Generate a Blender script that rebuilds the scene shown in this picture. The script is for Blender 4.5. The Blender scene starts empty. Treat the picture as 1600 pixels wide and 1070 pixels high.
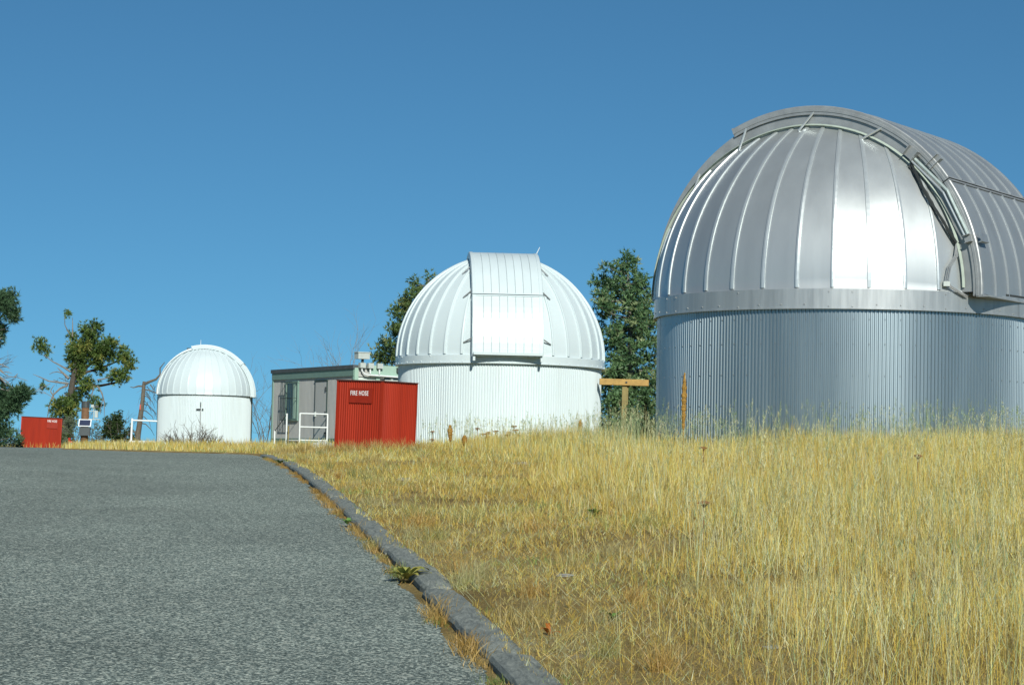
import bpy, math, random
import numpy as np
from mathutils import Vector, Matrix

# ------------------------------------------------------------------ camera, sky, sun, exposure
SC = bpy.context.scene
COL = SC.collection
FPX = 3400.0                                   # focal length in photo pixels (1600 wide)
EYE = 1.6
PITCH = math.atan(185 / FPX)
ROLL = 0.020
cam = bpy.data.cameras.new('camera')
cam.sensor_width = 36.0
cam.lens = 36.0 * FPX / 1600.0
cam.clip_start = 0.1
cam.clip_end = 8000
camo = bpy.data.objects.new('camera', cam)
COL.objects.link(camo)
_R = Vector((1, 0, 0)); _U = Vector((0, -math.sin(PITCH), math.cos(PITCH))); _F = Vector((0, math.cos(PITCH), math.sin(PITCH)))
_R2 = _R * math.cos(ROLL) + _U * math.sin(ROLL)
_U2 = _U * math.cos(ROLL) - _R * math.sin(ROLL)
M = Matrix((( _R2.x, _U2.x, -_F.x, 0), (_R2.y, _U2.y, -_F.y, 0), (_R2.z, _U2.z, -_F.z, EYE), (0, 0, 0, 1)))
camo.matrix_world = M
SC.camera = camo

SUN_EL, SUN_AZ = math.radians(31), math.radians(168)      # azimuth clockwise from +Y
S = Vector((math.sin(SUN_AZ) * math.cos(SUN_EL), math.cos(SUN_AZ) * math.cos(SUN_EL), math.sin(SUN_EL)))
w = bpy.data.worlds.new('World'); SC.world = w; w.use_nodes = True
nt = w.node_tree
sky = nt.nodes.new('ShaderNodeTexSky'); sky.sky_type = 'NISHITA'; sky.sun_disc = False
sky.sun_elevation = SUN_EL; sky.sun_rotation = SUN_AZ
sky.altitude = 2000; sky.air_density = 1.0; sky.dust_density = 0.0; sky.ozone_density = 6.0
tcw = nt.nodes.new('ShaderNodeTexCoord'); mpw = nt.nodes.new('ShaderNodeVectorMath'); mpw.operation = 'ADD'; mpw.inputs[1].default_value = (0, 0, 0.075)   # thin mountain air: milky band lies below the ridge
nmw = nt.nodes.new('ShaderNodeVectorMath'); nmw.operation = 'NORMALIZE'
nt.links.new(tcw.outputs['Generated'], mpw.inputs[0]); nt.links.new(mpw.outputs[0], nmw.inputs[0]); nt.links.new(nmw.outputs[0], sky.inputs['Vector'])
mxw = nt.nodes.new('ShaderNodeMix'); mxw.data_type = 'RGBA'; mxw.blend_type = 'MULTIPLY'; mxw.inputs[0].default_value = 1.0; mxw.inputs[7].default_value = (0.60, 0.97, 0.92, 1)
nt.links.new(sky.outputs[0], mxw.inputs[6]); nt.links.new(mxw.outputs[2], nt.nodes['Background'].inputs[0])
nt.nodes['Background'].inputs[1].default_value = 0.074
sl = bpy.data.lights.new('sun', 'SUN'); sl.energy = 4.2; sl.angle = math.radians(0.53); sl.color = (1.0, 0.985, 0.90)
so = bpy.data.objects.new('sun', sl); COL.objects.link(so)
so.rotation_euler = (-S).to_track_quat('-Z', 'Y').to_euler(); so.location = S * 200
vs = SC.view_settings
vs.view_transform = 'Standard'; vs.look = 'None'; vs.gamma = 1.0; vs.exposure = 0.18; vs.use_curve_mapping = False

random.seed(5)
RNG = np.random.default_rng(11)
PI = math.pi

# ------------------------------------------------------------------ helpers
def tag(o, label=None, cat=None, group=None, kind=None):
    if label: o['label'] = label
    if cat: o['category'] = cat
    if group: o['group'] = group
    if kind: o['kind'] = kind
    return o

def link(name, me, mat=None, parent=None):
    o = bpy.data.objects.new(name, me)
    COL.objects.link(o)
    if mat is not None and len(me.materials) == 0: me.materials.append(mat)
    if parent is not None: o.parent = parent
    return o

def thing(name, label, cat, loc=(0, 0, 0), rz=0.0, group=None):
    o = bpy.data.objects.new(name, None)
    COL.objects.link(o)
    o.location = loc; o.rotation_euler = (0, 0, rz); o.empty_display_size = 0.2
    return tag(o, label, cat, group)

def np_mesh(name, verts, loops, starts, totals, smooth=False, col=None):
    me = bpy.data.meshes.new(name)
    me.vertices.add(len(verts)); me.vertices.foreach_set('co', np.asarray(verts, np.float32).ravel())
    me.loops.add(len(loops)); me.loops.foreach_set('vertex_index', np.asarray(loops, np.int32))
    me.polygons.add(len(starts)); me.polygons.foreach_set('loop_start', np.asarray(starts, np.int32))
    try: me.polygons.foreach_set('loop_total', np.asarray(totals, np.int32))
    except Exception: pass
    if smooth: me.polygons.foreach_set('use_smooth', np.ones(len(starts), bool))
    if col is not None:
        a = me.color_attributes.new('tint', 'FLOAT_COLOR', 'POINT')
        c4 = np.ones((len(verts), 4), np.float32); c4[:, :3] = col
        a.data.foreach_set('color', c4.ravel())
    me.update(calc_edges=True); me.validate()
    return me

class MB:
    def __init__(s): s.v = []; s.f = []
    def add(s, vs_, fs):
        n = len(s.v); s.v += [tuple(p) for p in vs_]; s.f += [tuple(i + n for i in f) for f in fs]; return s
    def box(s, c, d, ax=None):
        c = Vector(c); hx, hy, hz = d[0] / 2, d[1] / 2, d[2] / 2
        X, Y, Z = ax if ax else (Vector((1, 0, 0)), Vector((0, 1, 0)), Vector((0, 0, 1)))
        P = [c + X * (sx * hx) + Y * (sy * hy) + Z * (sz * hz) for sz in (-1, 1) for sy in (-1, 1) for sx in (-1, 1)]
        return s.add(P, [(0, 2, 3, 1), (4, 5, 7, 6), (0, 1, 5, 4), (2, 6, 7, 3), (0, 4, 6, 2), (1, 3, 7, 5)])
    def bar(s, a, b, wd, ht, up=(0, 0, 1)):
        a, b = Vector(a), Vector(b); z = (b - a); L = z.length; z.normalize()
        u = Vector(up)
        if abs(z.dot(u)) > .98: u = Vector((1, 0, 0))
        x = z.cross(u).normalized(); y = x.cross(z).normalized()
        return s.box((a + b) / 2, (wd, ht, L), (x, y, z))
    def tube(s, pts, rad, seg=6, cap=True):
        pts = [Vector(p) for p in pts]; n = len(pts)
        if not hasattr(rad, '__len__'): rad = [rad] * n
        V = []; F = []
        t0 = (pts[1] - pts[0]).normalized()
        ref = Vector((0, 0, 1)) if abs(t0.z) < .9 else Vector((1, 0, 0))
        x = t0.cross(ref).normalized()
        for i, p in enumerate(pts):
            t = (pts[min(i + 1, n - 1)] - pts[max(i - 1, 0)]).normalized()
            x = (x - t * x.dot(t)).normalized(); y = t.cross(x)
            for k in range(seg):
                a = 2 * PI * k / seg
                V.append(p + (x * math.cos(a) + y * math.sin(a)) * rad[i])
        for i in range(n - 1):
            for k in range(seg):
                k2 = (k + 1) % seg
                F.append((i * seg + k, i * seg + k2, (i + 1) * seg + k2, (i + 1) * seg + k))
        if cap:
            F.append(tuple(range(seg))[::-1]); F.append(tuple((n - 1) * seg + k for k in range(seg)))
        return s.add(V, F)
    def grid(s, rows, close=False):
        n = len(rows[0]); V = [p for r in rows for p in r]; F = []
        for i in range(len(rows) - 1):
            for k in range(n - 1):
                F.append((i * n + k, i * n + k + 1, (i + 1) * n + k + 1, (i + 1) * n + k))
        return s.add(V, F)
    def build(s, name, mat, parent=None, smooth=False):
        me = bpy.data.meshes.new(name); me.from_pydata([tuple(p) for p in s.v], [], s.f)
        if smooth: me.polygons.foreach_set('use_smooth', [True] * len(me.polygons))
        me.update(); me.validate()
        return link(name, me, mat, parent)

def bevel(o, wd=0.01, seg=2):
    m = o.modifiers.new('bevel', 'BEVEL'); m.width = wd; m.segments = seg; m.limit_method = 'ANGLE'; m.angle_limit = math.radians(40)
    return o

# ------------------------------------------------------------------ materials
def new_mat(name):
    m = bpy.data.materials.new(name); m.use_nodes = True
    n = m.node_tree.nodes; b = n['Principled BSDF']
    return m, m.node_tree, b

def N(t, kind, **kw):
    n = t.nodes.new(kind)
    for k, v in kw.items():
        if k == 'inp':
            for kk, vv in v.items(): n.inputs[kk].default_value = vv
        else: setattr(n, k, v)
    return n

def ramp(t, stops, interp='LINEAR'):
    r = t.nodes.new('ShaderNodeValToRGB'); e = r.color_ramp.elements; r.color_ramp.interpolation = interp
    e[0].position, e[0].color = stops[0][0], (*stops[0][1], 1)
    e[1].position, e[1].color = stops[1][0], (*stops[1][1], 1)
    for p, c in stops[2:]:
        q = e.new(p); q.color = (*c, 1)
    return r

def paint(name, c, rough=.5, var=.08, scale=3.0, metal=0.0, bump=0.0, bscale=30.0, spec=.5, streak=False, coat=0.0, dirt=None, randv=0.0):
    """painted / metal / timber surface with mottling, optional vertical streaks and bump"""
    m, t, b = new_mat(name)
    tc = N(t, 'ShaderNodeTexCoord'); mp = N(t, 'ShaderNodeMapping')
    t.links.new(tc.outputs['Object'], mp.inputs[0])
    if streak: mp.inputs['Scale'].default_value = (1, 1, .08)
    nz = N(t, 'ShaderNodeTexNoise', inp={'Scale': scale, 'Detail': 6, 'Roughness': .6})
    t.links.new(mp.outputs[0], nz.inputs['Vector'])
    lo = tuple(max(0, x * (1 - var)) for x in c); hi = tuple(min(1, x * (1 + var)) for x in c)
    r = ramp(t, [(.3, lo), (.7, hi)])
    t.links.new(nz.outputs[0], r.inputs[0])
    out = r.outputs[0]
    if dirt:
        n2 = N(t, 'ShaderNodeTexNoise', inp={'Scale': scale * 2.3, 'Detail': 8, 'Roughness': .7}); t.links.new(mp.outputs[0], n2.inputs['Vector'])
        r2 = ramp(t, [(.52, (0, 0, 0)), (.72, (1, 1, 1))]); t.links.new(n2.outputs[0], r2.inputs[0])
        mx = N(t, 'ShaderNodeMix', data_type='RGBA'); mx.inputs[7].default_value = (*dirt, 1)
        mul = N(t, 'ShaderNodeMath', operation='MULTIPLY', inp={1: .5}); t.links.new(r2.outputs[0], mul.inputs[0])
        t.links.new(mul.outputs[0], mx.inputs[0]); t.links.new(out, mx.inputs[6]); out = mx.outputs[2]
    if randv:
        oi = N(t, 'ShaderNodeObjectInfo'); mr = N(t, 'ShaderNodeMapRange', inp={3: 1 - randv, 4: 1 + randv}); t.links.new(oi.outputs['Random'], mr.inputs[0])
        hs = N(t, 'ShaderNodeHueSaturation'); t.links.new(mr.outputs[0], hs.inputs['Value']); t.links.new(out, hs.inputs['Color']); out = hs.outputs[0]
    t.links.new(out, b.inputs['Base Color'])
    b.inputs['Metallic'].default_value = metal
    b.inputs['Specular IOR Level'].default_value = spec
    mr = N(t, 'ShaderNodeMapRange', inp={3: max(.05, rough - .07), 4: min(1, rough + .07)}); t.links.new(nz.outputs[0], mr.inputs[0])
    t.links.new(mr.outputs[0], b.inputs['Roughness'])
    if coat: b.inputs['Coat Weight'].default_value = coat; b.inputs['Coat Roughness'].default_value = .2
    if bump:
        n3 = N(t, 'ShaderNodeTexNoise', inp={'Scale': bscale, 'Detail': 4}); t.links.new(tc.outputs['Object'], n3.inputs['Vector'])
        bp = N(t, 'ShaderNodeBump', inp={'Strength': bump, 'Distance': .02}); t.links.new(n3.outputs[0], bp.inputs['Height']); t.links.new(bp.outputs[0], b.inputs['Normal'])
    return m

MAT = {}
MAT['alu'] = paint('aluminium_sheet', (.50, .53, .53), .40, .07, 1.6, metal=.62, bump=.08, bscale=1.8, streak=True, randv=.04)
MAT['alu_rib'] = paint('aluminium_rib', (.58, .62, .62), .36, .05, 3, metal=.6)
MAT['alu_band'] = paint('galvanised_band', (.42, .445, .45), .42, .16, 5, metal=.6, streak=True, dirt=(.30, .32, .33), randv=.05)
MAT['alu_frame'] = paint('aluminium_frame', (.36, .375, .375), .45, .14, 4, metal=.4, dirt=(.30, .32, .34))
MAT['galv'] = paint('galvanised_corrugated', (.36, .43, .46), .38, .08, 2, metal=.85, streak=True, randv=.05)
MAT['shut'] = paint('weathered_aluminium_shutter', (.34, .37, .385), .45, .08, 2, metal=.5, streak=True, randv=.03)
MAT['white'] = paint('white_enamel', (.58, .665, .675), .33, .03, 2, bump=.05, bscale=1.8, streak=True, randv=.02)
MAT['white_wall'] = paint('white_corrugated', (.64, .725, .735), .45, .04, 2, streak=True, dirt=(.56, .62, .60), randv=.02)
MAT['white_trim'] = paint('white_trim', (.68, .74, .74), .5, .06, 6)
MAT['dark_gap'] = paint('gap_shade', (.03, .035, .035), .8, .2, 6)  # near-black colour standing for the shade inside the dome's rotation gap
MAT['red'] = paint('red_paint', (.33, .026, .008), .55, .16, 3, spec=.25, streak=True, dirt=(.24, .02, .012))
MAT['red_plate'] = paint('red_plate', (.28, .022, .008), .55, .14, 6, spec=.25)
MAT['red_roof'] = paint('shelter_roof', (.10, .028, .02), .6, .2, 4)
MAT['letter'] = paint('white_letter', (.80, .82, .80), .6, .04, 9)
MAT['siding'] = paint('grey_siding', (.46, .465, .44), .75, .07, 3, streak=True, dirt=(.38, .39, .37), bump=.1)
MAT['siding_light'] = paint('pale_siding', (.60, .68, .63), .7, .05, 3, streak=True)
MAT['green_trim'] = paint('mint_trim', (.17, .27, .225), .6, .08, 4)
MAT['green_light'] = paint('pale_mint_fascia', (.33, .48, .39), .6, .06, 4)
MAT['skirt'] = paint('green_skirt', (.13, .22, .19), .7, .12, 4)
MAT['roof_dark'] = paint('dark_roof_edge', (.07, .085, .09), .7, .2, 4)
MAT['glass'] = paint('dark_window_glass', (.03, .045, .045), .08, .1, 2)
MAT['grille'] = paint('dark_green_iron', (.035, .06, .055), .6, .2, 8)
MAT['rail_white'] = paint('white_rail', (.74, .78, .77), .5, .08, 9)
MAT['steel_dark'] = paint('dark_iron', (.05, .06, .06), .6, .2, 8)
MAT['box_grey'] = paint('pale_meter_box', (.46, .51, .48), .5, .08, 8)
MAT['cable'] = paint('black_cable', (.025, .03, .03), .6, .2, 8)
MAT['pipe_pale'] = paint('pale_conduit', (.50, .58, .55), .45, .1, 8, metal=.5)
MAT['seal'] = paint('pale_seal', (.36, .42, .36), .7, .1, 8)
MAT['timber'] = paint('yellow_timber', (.42, .26, .075), .75, .22, 9, bump=.2, bscale=40)
MAT['timber_old'] = paint('old_timber_post', (.25, .20, .075), .8, .22, 9, bump=.2, bscale=40)
MAT['pole'] = paint('brown_pole', (.16, .085, .04), .75, .2, 7, bump=.2)
MAT['panel_blue'] = paint('solar_cells', (.035, .045, .085), .2, .2, 3)
MAT['bark'] = paint('pine_bark', (.075, .065, .052), .9, .3, 9, bump=.5, bscale=25)
MAT['bark_grey'] = paint('dead_wood', (.20, .185, .16), .9, .3, 7, bump=.5, bscale=25)
MAT['bark_brown'] = paint('snag_wood', (.125, .11, .085), .9, .3, 7, bump=.5, bscale=25)
MAT['twig'] = paint('dry_twig', (.13, .12, .10), .9, .2, 7)
MAT['concrete'] = paint('pale_concrete', (.42, .45, .40), .85, .15, 6, bump=.3)
MAT['stone'] = paint('grey_field_stone', (.27, .265, .24), .9, .25, 12, bump=.4)
MAT['mullein'] = paint('dry_mullein', (.34, .19, .035), .9, .4, 40, bump=.8, bscale=60)
MAT['umbel'] = paint('brown_umbel', (.24, .13, .045), .9, .4, 40)
MAT['pink'] = paint('orange_ribbon', (.55, .10, .06), .6, .1, 9)

def foliage_mat(name, transl=.25, rough=.7):
    m, t, b = new_mat(name)
    at = N(t, 'ShaderNodeAttribute', attribute_name='tint')
    df = N(t, 'ShaderNodeBsdfDiffuse'); tr = N(t, 'ShaderNodeBsdfTranslucent'); mx = N(t, 'ShaderNodeMixShader', inp={0: transl})
    t.links.new(at.outputs['Color'], df.inputs[0]); t.links.new(at.outputs['Color'], tr.inputs[0])
    t.links.new(df.outputs[0], mx.inputs[1]); t.links.new(tr.outputs[0], mx.inputs[2])
    gl = N(t, 'ShaderNodeBsdfGlossy', inp={'Roughness': .45}); gl.inputs[0].default_value = (1, 1, 1, 1)
    m2 = N(t, 'ShaderNodeMixShader', inp={0: .025})
    t.links.new(mx.outputs[0], m2.inputs[1]); t.links.new(gl.outputs[0], m2.inputs[2])
    t.links.new(m2.outputs[0], t.nodes['Material Output'].inputs[0])
    return m
MAT['grass'] = foliage_mat('dry_grass_blades', .36)
MAT['needle'] = foliage_mat('needle_foliage', .18)
MAT['leaf'] = foliage_mat('broad_leaf', .22)

def asphalt_mat():
    m, t, b = new_mat('chip_seal_asphalt')
    tc = N(t, 'ShaderNodeTexCoord')
    v = N(t, 'ShaderNodeTexVoronoi', inp={'Scale': 80.0, 'Randomness': 1.0}); t.links.new(tc.outputs['Object'], v.inputs['Vector'])
    v2 = N(t, 'ShaderNodeTexVoronoi', inp={'Scale': 36.0, 'Randomness': 1.0}); t.links.new(tc.outputs['Object'], v2.inputs['Vector'])
    nb = N(t, 'ShaderNodeTexNoise', inp={'Scale': .35, 'Detail': 5, 'Roughness': .6}); t.links.new(tc.outputs['Object'], nb.inputs['Vector'])
    sx = N(t, 'ShaderNodeSeparateColor'); t.links.new(v.outputs['Color'], sx.inputs[0])
    st = ramp(t, [(.0, (.045, .062, .054)), (.45, (.115, .145, .128)), (.70, (.20, .24, .21)), (.86, (.44, .50, .43)), (1.0, (.64, .68, .56))])
    t.links.new(sx.outputs[0], st.inputs[0])
    s2 = N(t, 'ShaderNodeSeparateColor'); t.links.new(v2.outputs['Color'], s2.inputs[0])
    big = ramp(t, [(.90, (0, 0, 0)), (.96, (1, 1, 1))]); t.links.new(s2.outputs[1], big.inputs[0])
    mx = N(t, 'ShaderNodeMix', data_type='RGBA'); t.links.new(big.outputs[0], mx.inputs[0]); t.links.new(st.outputs[0], mx.inputs[6]); mx.inputs[7].default_value = (.42, .45, .38, 1)
    wv = ramp(t, [(.3, (.82, .82, .82)), (.7, (1.15, 1.15, 1.15))]); t.links.new(nb.outputs[0], wv.inputs[0])
    mm = N(t, 'ShaderNodeMix', data_type='RGBA', blend_type='MULTIPLY', inp={0: 1.0}); t.links.new(mx.outputs[2], mm.inputs[6]); t.links.new(wv.outputs[0], mm.inputs[7])
    t.links.new(mm.outputs[2], b.inputs['Base Color'])
    b.inputs['Roughness'].default_value = .85; b.inputs['Specular IOR Level'].default_value = .3
    bp = N(t, 'ShaderNodeBump', inp={'Strength': .5, 'Distance': .010}); bp.invert = True
    t.links.new(v.outputs['Distance'], bp.inputs['Height']); t.links.new(bp.outputs[0], b.inputs['Normal'])
    return m
MAT['asphalt'] = asphalt_mat()

def soil_mat():
    m, t, b = new_mat('dry_thatch_soil')
    tc = N(t, 'ShaderNodeTexCoord')
    n1 = N(t, 'ShaderNodeTexNoise', inp={'Scale': .9, 'Detail': 8, 'Roughness': .65}); t.links.new(tc.outputs['Object'], n1.inputs['Vector'])
    n2 = N(t, 'ShaderNodeTexNoise', inp={'Scale': 38, 'Detail': 6, 'Roughness': .7}); t.links.new(tc.outputs['Object'], n2.inputs['Vector'])
    r1 = ramp(t, [(.28, (.17, .125, .055)), (.46, (.29, .22, .09)), (.60, (.37, .29, .13)), (.72, (.38, .35, .26))])
    t.links.new(n1.outputs[0], r1.inputs[0])
    r2 = ramp(t, [(.3, (.45, .45, .45)), (.7, (1.35, 1.3, 1.2))]); t.links.new(n2.outputs[0], r2.inputs[0])
    mm = N(t, 'ShaderNodeMix', data_type='RGBA', blend_type='MULTIPLY', inp={0: 1.0}); t.links.new(r1.outputs[0], mm.inputs[6]); t.links.new(r2.outputs[0], mm.inputs[7])
    t.links.new(mm.outputs[2], b.inputs['Base Color']); b.inputs['Roughness'].default_value = .95; b.inputs['Specular IOR Level'].default_value = .1
    bp = N(t, 'ShaderNodeBump', inp={'Strength': .8, 'Distance': .03}); t.links.new(n2.outputs[0], bp.inputs['Height']); t.links.new(bp.outputs[0], b.inputs['Normal'])
    return m
MAT['soil'] = soil_mat()

def kerb_mat():
    m, t, b = new_mat('weathered_kerb')
    tc = N(t, 'ShaderNodeTexCoord'); mp = N(t, 'ShaderNodeMapping'); mp.inputs['Rotation'].default_value = (0, 0, -.14); mp.inputs['Scale'].default_value = (1, .16, 1)
    t.links.new(tc.outputs['Object'], mp.inputs[0])
    n1 = N(t, 'ShaderNodeTexNoise', inp={'Scale': 26, 'Detail': 9, 'Roughness': .75, 'Distortion': .8}); t.links.new(mp.outputs[0], n1.inputs['Vector'])
    n2 = N(t, 'ShaderNodeTexNoise', inp={'Scale': 60, 'Detail': 5, 'Roughness': .7}); t.links.new(tc.outputs['Object'], n2.inputs['Vector'])
    r1 = ramp(t, [(.30, (.085, .095, .088)), (.44, (.18, .20, .182)), (.60, (.28, .30, .265)), (.74, (.44, .46, .40))]); t.links.new(n1.outputs[0], r1.inputs[0])
    r2 = ramp(t, [(.3, (.7, .7, .7)), (.7, (1.2, 1.2, 1.2))]); t.links.new(n2.outputs[0], r2.inputs[0])
    mm = N(t, 'ShaderNodeMix', data_type='RGBA', blend_type='MULTIPLY', inp={0: 1.0}); t.links.new(r1.outputs[0], mm.inputs[6]); t.links.new(r2.outputs[0], mm.inputs[7])
    t.links.new(mm.outputs[2], b.inputs['Base Color']); b.inputs['Roughness'].default_value = .9; b.inputs['Specular IOR Level'].default_value = .2
    bp = N(t, 'ShaderNodeBump', inp={'Strength': .6, 'Distance': .015}); t.links.new(n1.outputs[0], bp.inputs['Height']); t.links.new(bp.outputs[0], b.inputs['Normal'])
    return m
MAT['kerb'] = kerb_mat()

# ------------------------------------------------------------------ terrain
_yy = np.arange(-600, 4000, 1.0)
def _slope(y):
    s = np.interp(y, [-600, -60, 0, 37, 55, 115, 160, 300, 4000], [.0, .02, .035, .035, .003, .003, -.10, -.14, -.05])
    return s
_zz = np.concatenate([[0], np.cumsum((_slope(_yy[1:]) + _slope(_yy[:-1])) / 2)])
_zz -= np.interp(0.0, _yy, _zz)
def zr(y): return np.interp(y, _yy, _zz)
_kx = np.arange(-600, 4000, .5)
def _kslope(y):
    s = -.105 - .0014 * np.clip(y, 0, 60)
    s = s - .05 * np.clip(y - 49.5, 0, 6) + .335 * np.clip((y - 66) / 8, 0, 1) - .012 * np.clip(1 - np.abs(y - 16) / 8, 0, 1)
    s = np.where(y > 140, s * np.clip(1 - (y - 140) / 60, 0, 1), s)
    return s
_kk = np.concatenate([[0], np.cumsum((_kslope(_kx[1:]) + _kslope(_kx[:-1])) / 2 * .5)])
_kk += 1.35 - np.interp(0.0, _kx, _kk)
def xk(y): return np.interp(y, _kx, _kk)
ROADW = 8.6; KERBW = .26
def gz(x, y):
    x = np.asarray(x, float); y = np.asarray(y, float)
    s = x - xk(y)
    tap = np.interp(y, [0, 44, 64, 200], [1, 1, .22, .1])
    rise = .044 * np.clip(s - KERBW, 0, 11.5) * tap
    step = np.interp(s, [.06, KERBW - .04], [-.009, .035])
    bump = .03 * np.sin(x * 1.7 + y * .6) * np.sin(y * .9 - x * .5) * np.clip(s - .6, 0, 1)
    fall = -.10 * np.clip(np.abs(x) - 70, 0, 900)
    left = -.03 * np.clip(-s - ROADW - 1, 0, 20)
    return zr(y) + rise + step + bump + fall + left
def g(x, y): return float(gz(x, y))

def build_ground():
    ss = np.concatenate([[-1500, -700, -300, -140, -80, -50], np.arange(-36, -9, 2.5), [-8.9, -6, -3, -1, -.3, .05, .2, KERBW - .05], np.arange(.5, 16, .45), [17, 20, 24, 30, 40, 60, 90, 150, 320, 700, 1500]])
    ys = np.concatenate([[-300, -120, -60, -30, -15, -8], np.arange(-4, 62, .5), np.arange(62, 130, 2), [135, 145, 160, 180, 220, 300, 450, 800, 1500, 2600]])
    Sg, Yg = np.meshgrid(ss, ys)
    X = Sg + xk(Yg); Z = gz(X, Yg)
    V = np.stack([X, Yg, Z], -1).reshape(-1, 3)
    n = len(ss); idx = np.arange((len(ys) - 1) * n).reshape(-1, n)[:, :-1].ravel()
    L = np.stack([idx, idx + 1, idx + n + 1, idx + n], 1).ravel(); nf = len(idx)
    me = np_mesh('ground', V, L, np.arange(nf) * 4, np.full(nf, 4), True)
    tag(link('ground', me, MAT['soil']), kind='structure')
build_ground()

def build_road():
    ys = np.concatenate([np.arange(-60, 4, 4), np.arange(4, 50, .05), np.arange(50, 62, .3), np.arange(62, 109, 1)])
    rows = []
    for y in ys:
        k = float(xk(y)); z = float(zr(y))
        e = -.055 - .035 * max(0, min(1, (24 - y) / 8)) + .025 * math.sin(y * 2.1) + .018 * math.sin(y * 5.7 + 1) + random.uniform(-.014, .014)
        row = []
        for s_ in (-ROADW, -6.5, -4.3, -2.2, -.6, e):
            row.append((k + s_, y, z + .006 * math.sin(s_ * 1.3 + y * .4)))
        rows.append(row)
    mb = MB(); mb.grid(rows)
    tag(mb.build('road', MAT['asphalt'], None, True), kind='structure')
build_road()

def build_kerb():
    root = bpy.data.objects.new('kerb', None); COL.objects.link(root); tag(root, kind='structure')
    joints = [3.0, 6.6, 9.6, 12.75, 16.65, 20.4, 24.7, 29.5, 34.2, 39, 43.5, 46.5, 49.6]
    rr = random.Random(3)
    for a, b in zip(joints[:-1], joints[1:]):
        n = max(6, int((b - a) / .22)); rows = []
        off = rr.uniform(-.022, .022); tw = rr.uniform(-.01, .01); lift = rr.uniform(-.012, .012)
        for i in range(n + 1):
            tt = i / n; y = a + .018 + (b - a - .036) * tt
            k = float(xk(y)) + off + tw * (tt - .5) + rr.uniform(-.006, .006); z = float(zr(y)) + lift
            e = min(tt, 1 - tt) * (b - a); rd = max(0, 1 - e / .12)
            ln = .035 * rd; top = .058 - .022 * rd + rr.uniform(-.004, .004); wd = KERBW + rr.uniform(-.012, .012) - ln
            rows.append([(k + ln, y, z - .16), (k + ln - .004, y, z + top - .035), (k + ln + .012, y, z + top - .010), (k + ln + .04, y, z + top),
                         (k + wd * .5, y, z + top + .006), (k + wd - .03, y, z + top - .002), (k + wd, y, z + top - .03), (k + wd, y, z - .16)])
        mb = MB(); mb.grid(rows)
        m = len(rows[0]); last = n * m
        mb.f.append(tuple(range(m))[::-1]); mb.f.append(tuple(last + q for q in range(m)))
        mb.build('kerb_stone', MAT['kerb'], root)
build_kerb()

# ------------------------------------------------------------------ observatories
def corrugated_arc(R, z0, z1, a0, a1, ncorr, amp, nz=2, sub=6):
    n = int(ncorr * sub); rows = [[], []]
    for i in range(n + 1):
        a = a0 + (a1 - a0) * i / n
        ph = 2 * PI * ncorr * i / n
        c = math.cos(ph); r = R + amp * (1 if c > .5 else (-1 if c < -.5 else c * 2))
        rows[0].append((r * math.cos(a), r * math.sin(a), z0)); rows[1].append((r * math.cos(a), r * math.sin(a), z1))
    return rows

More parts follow.
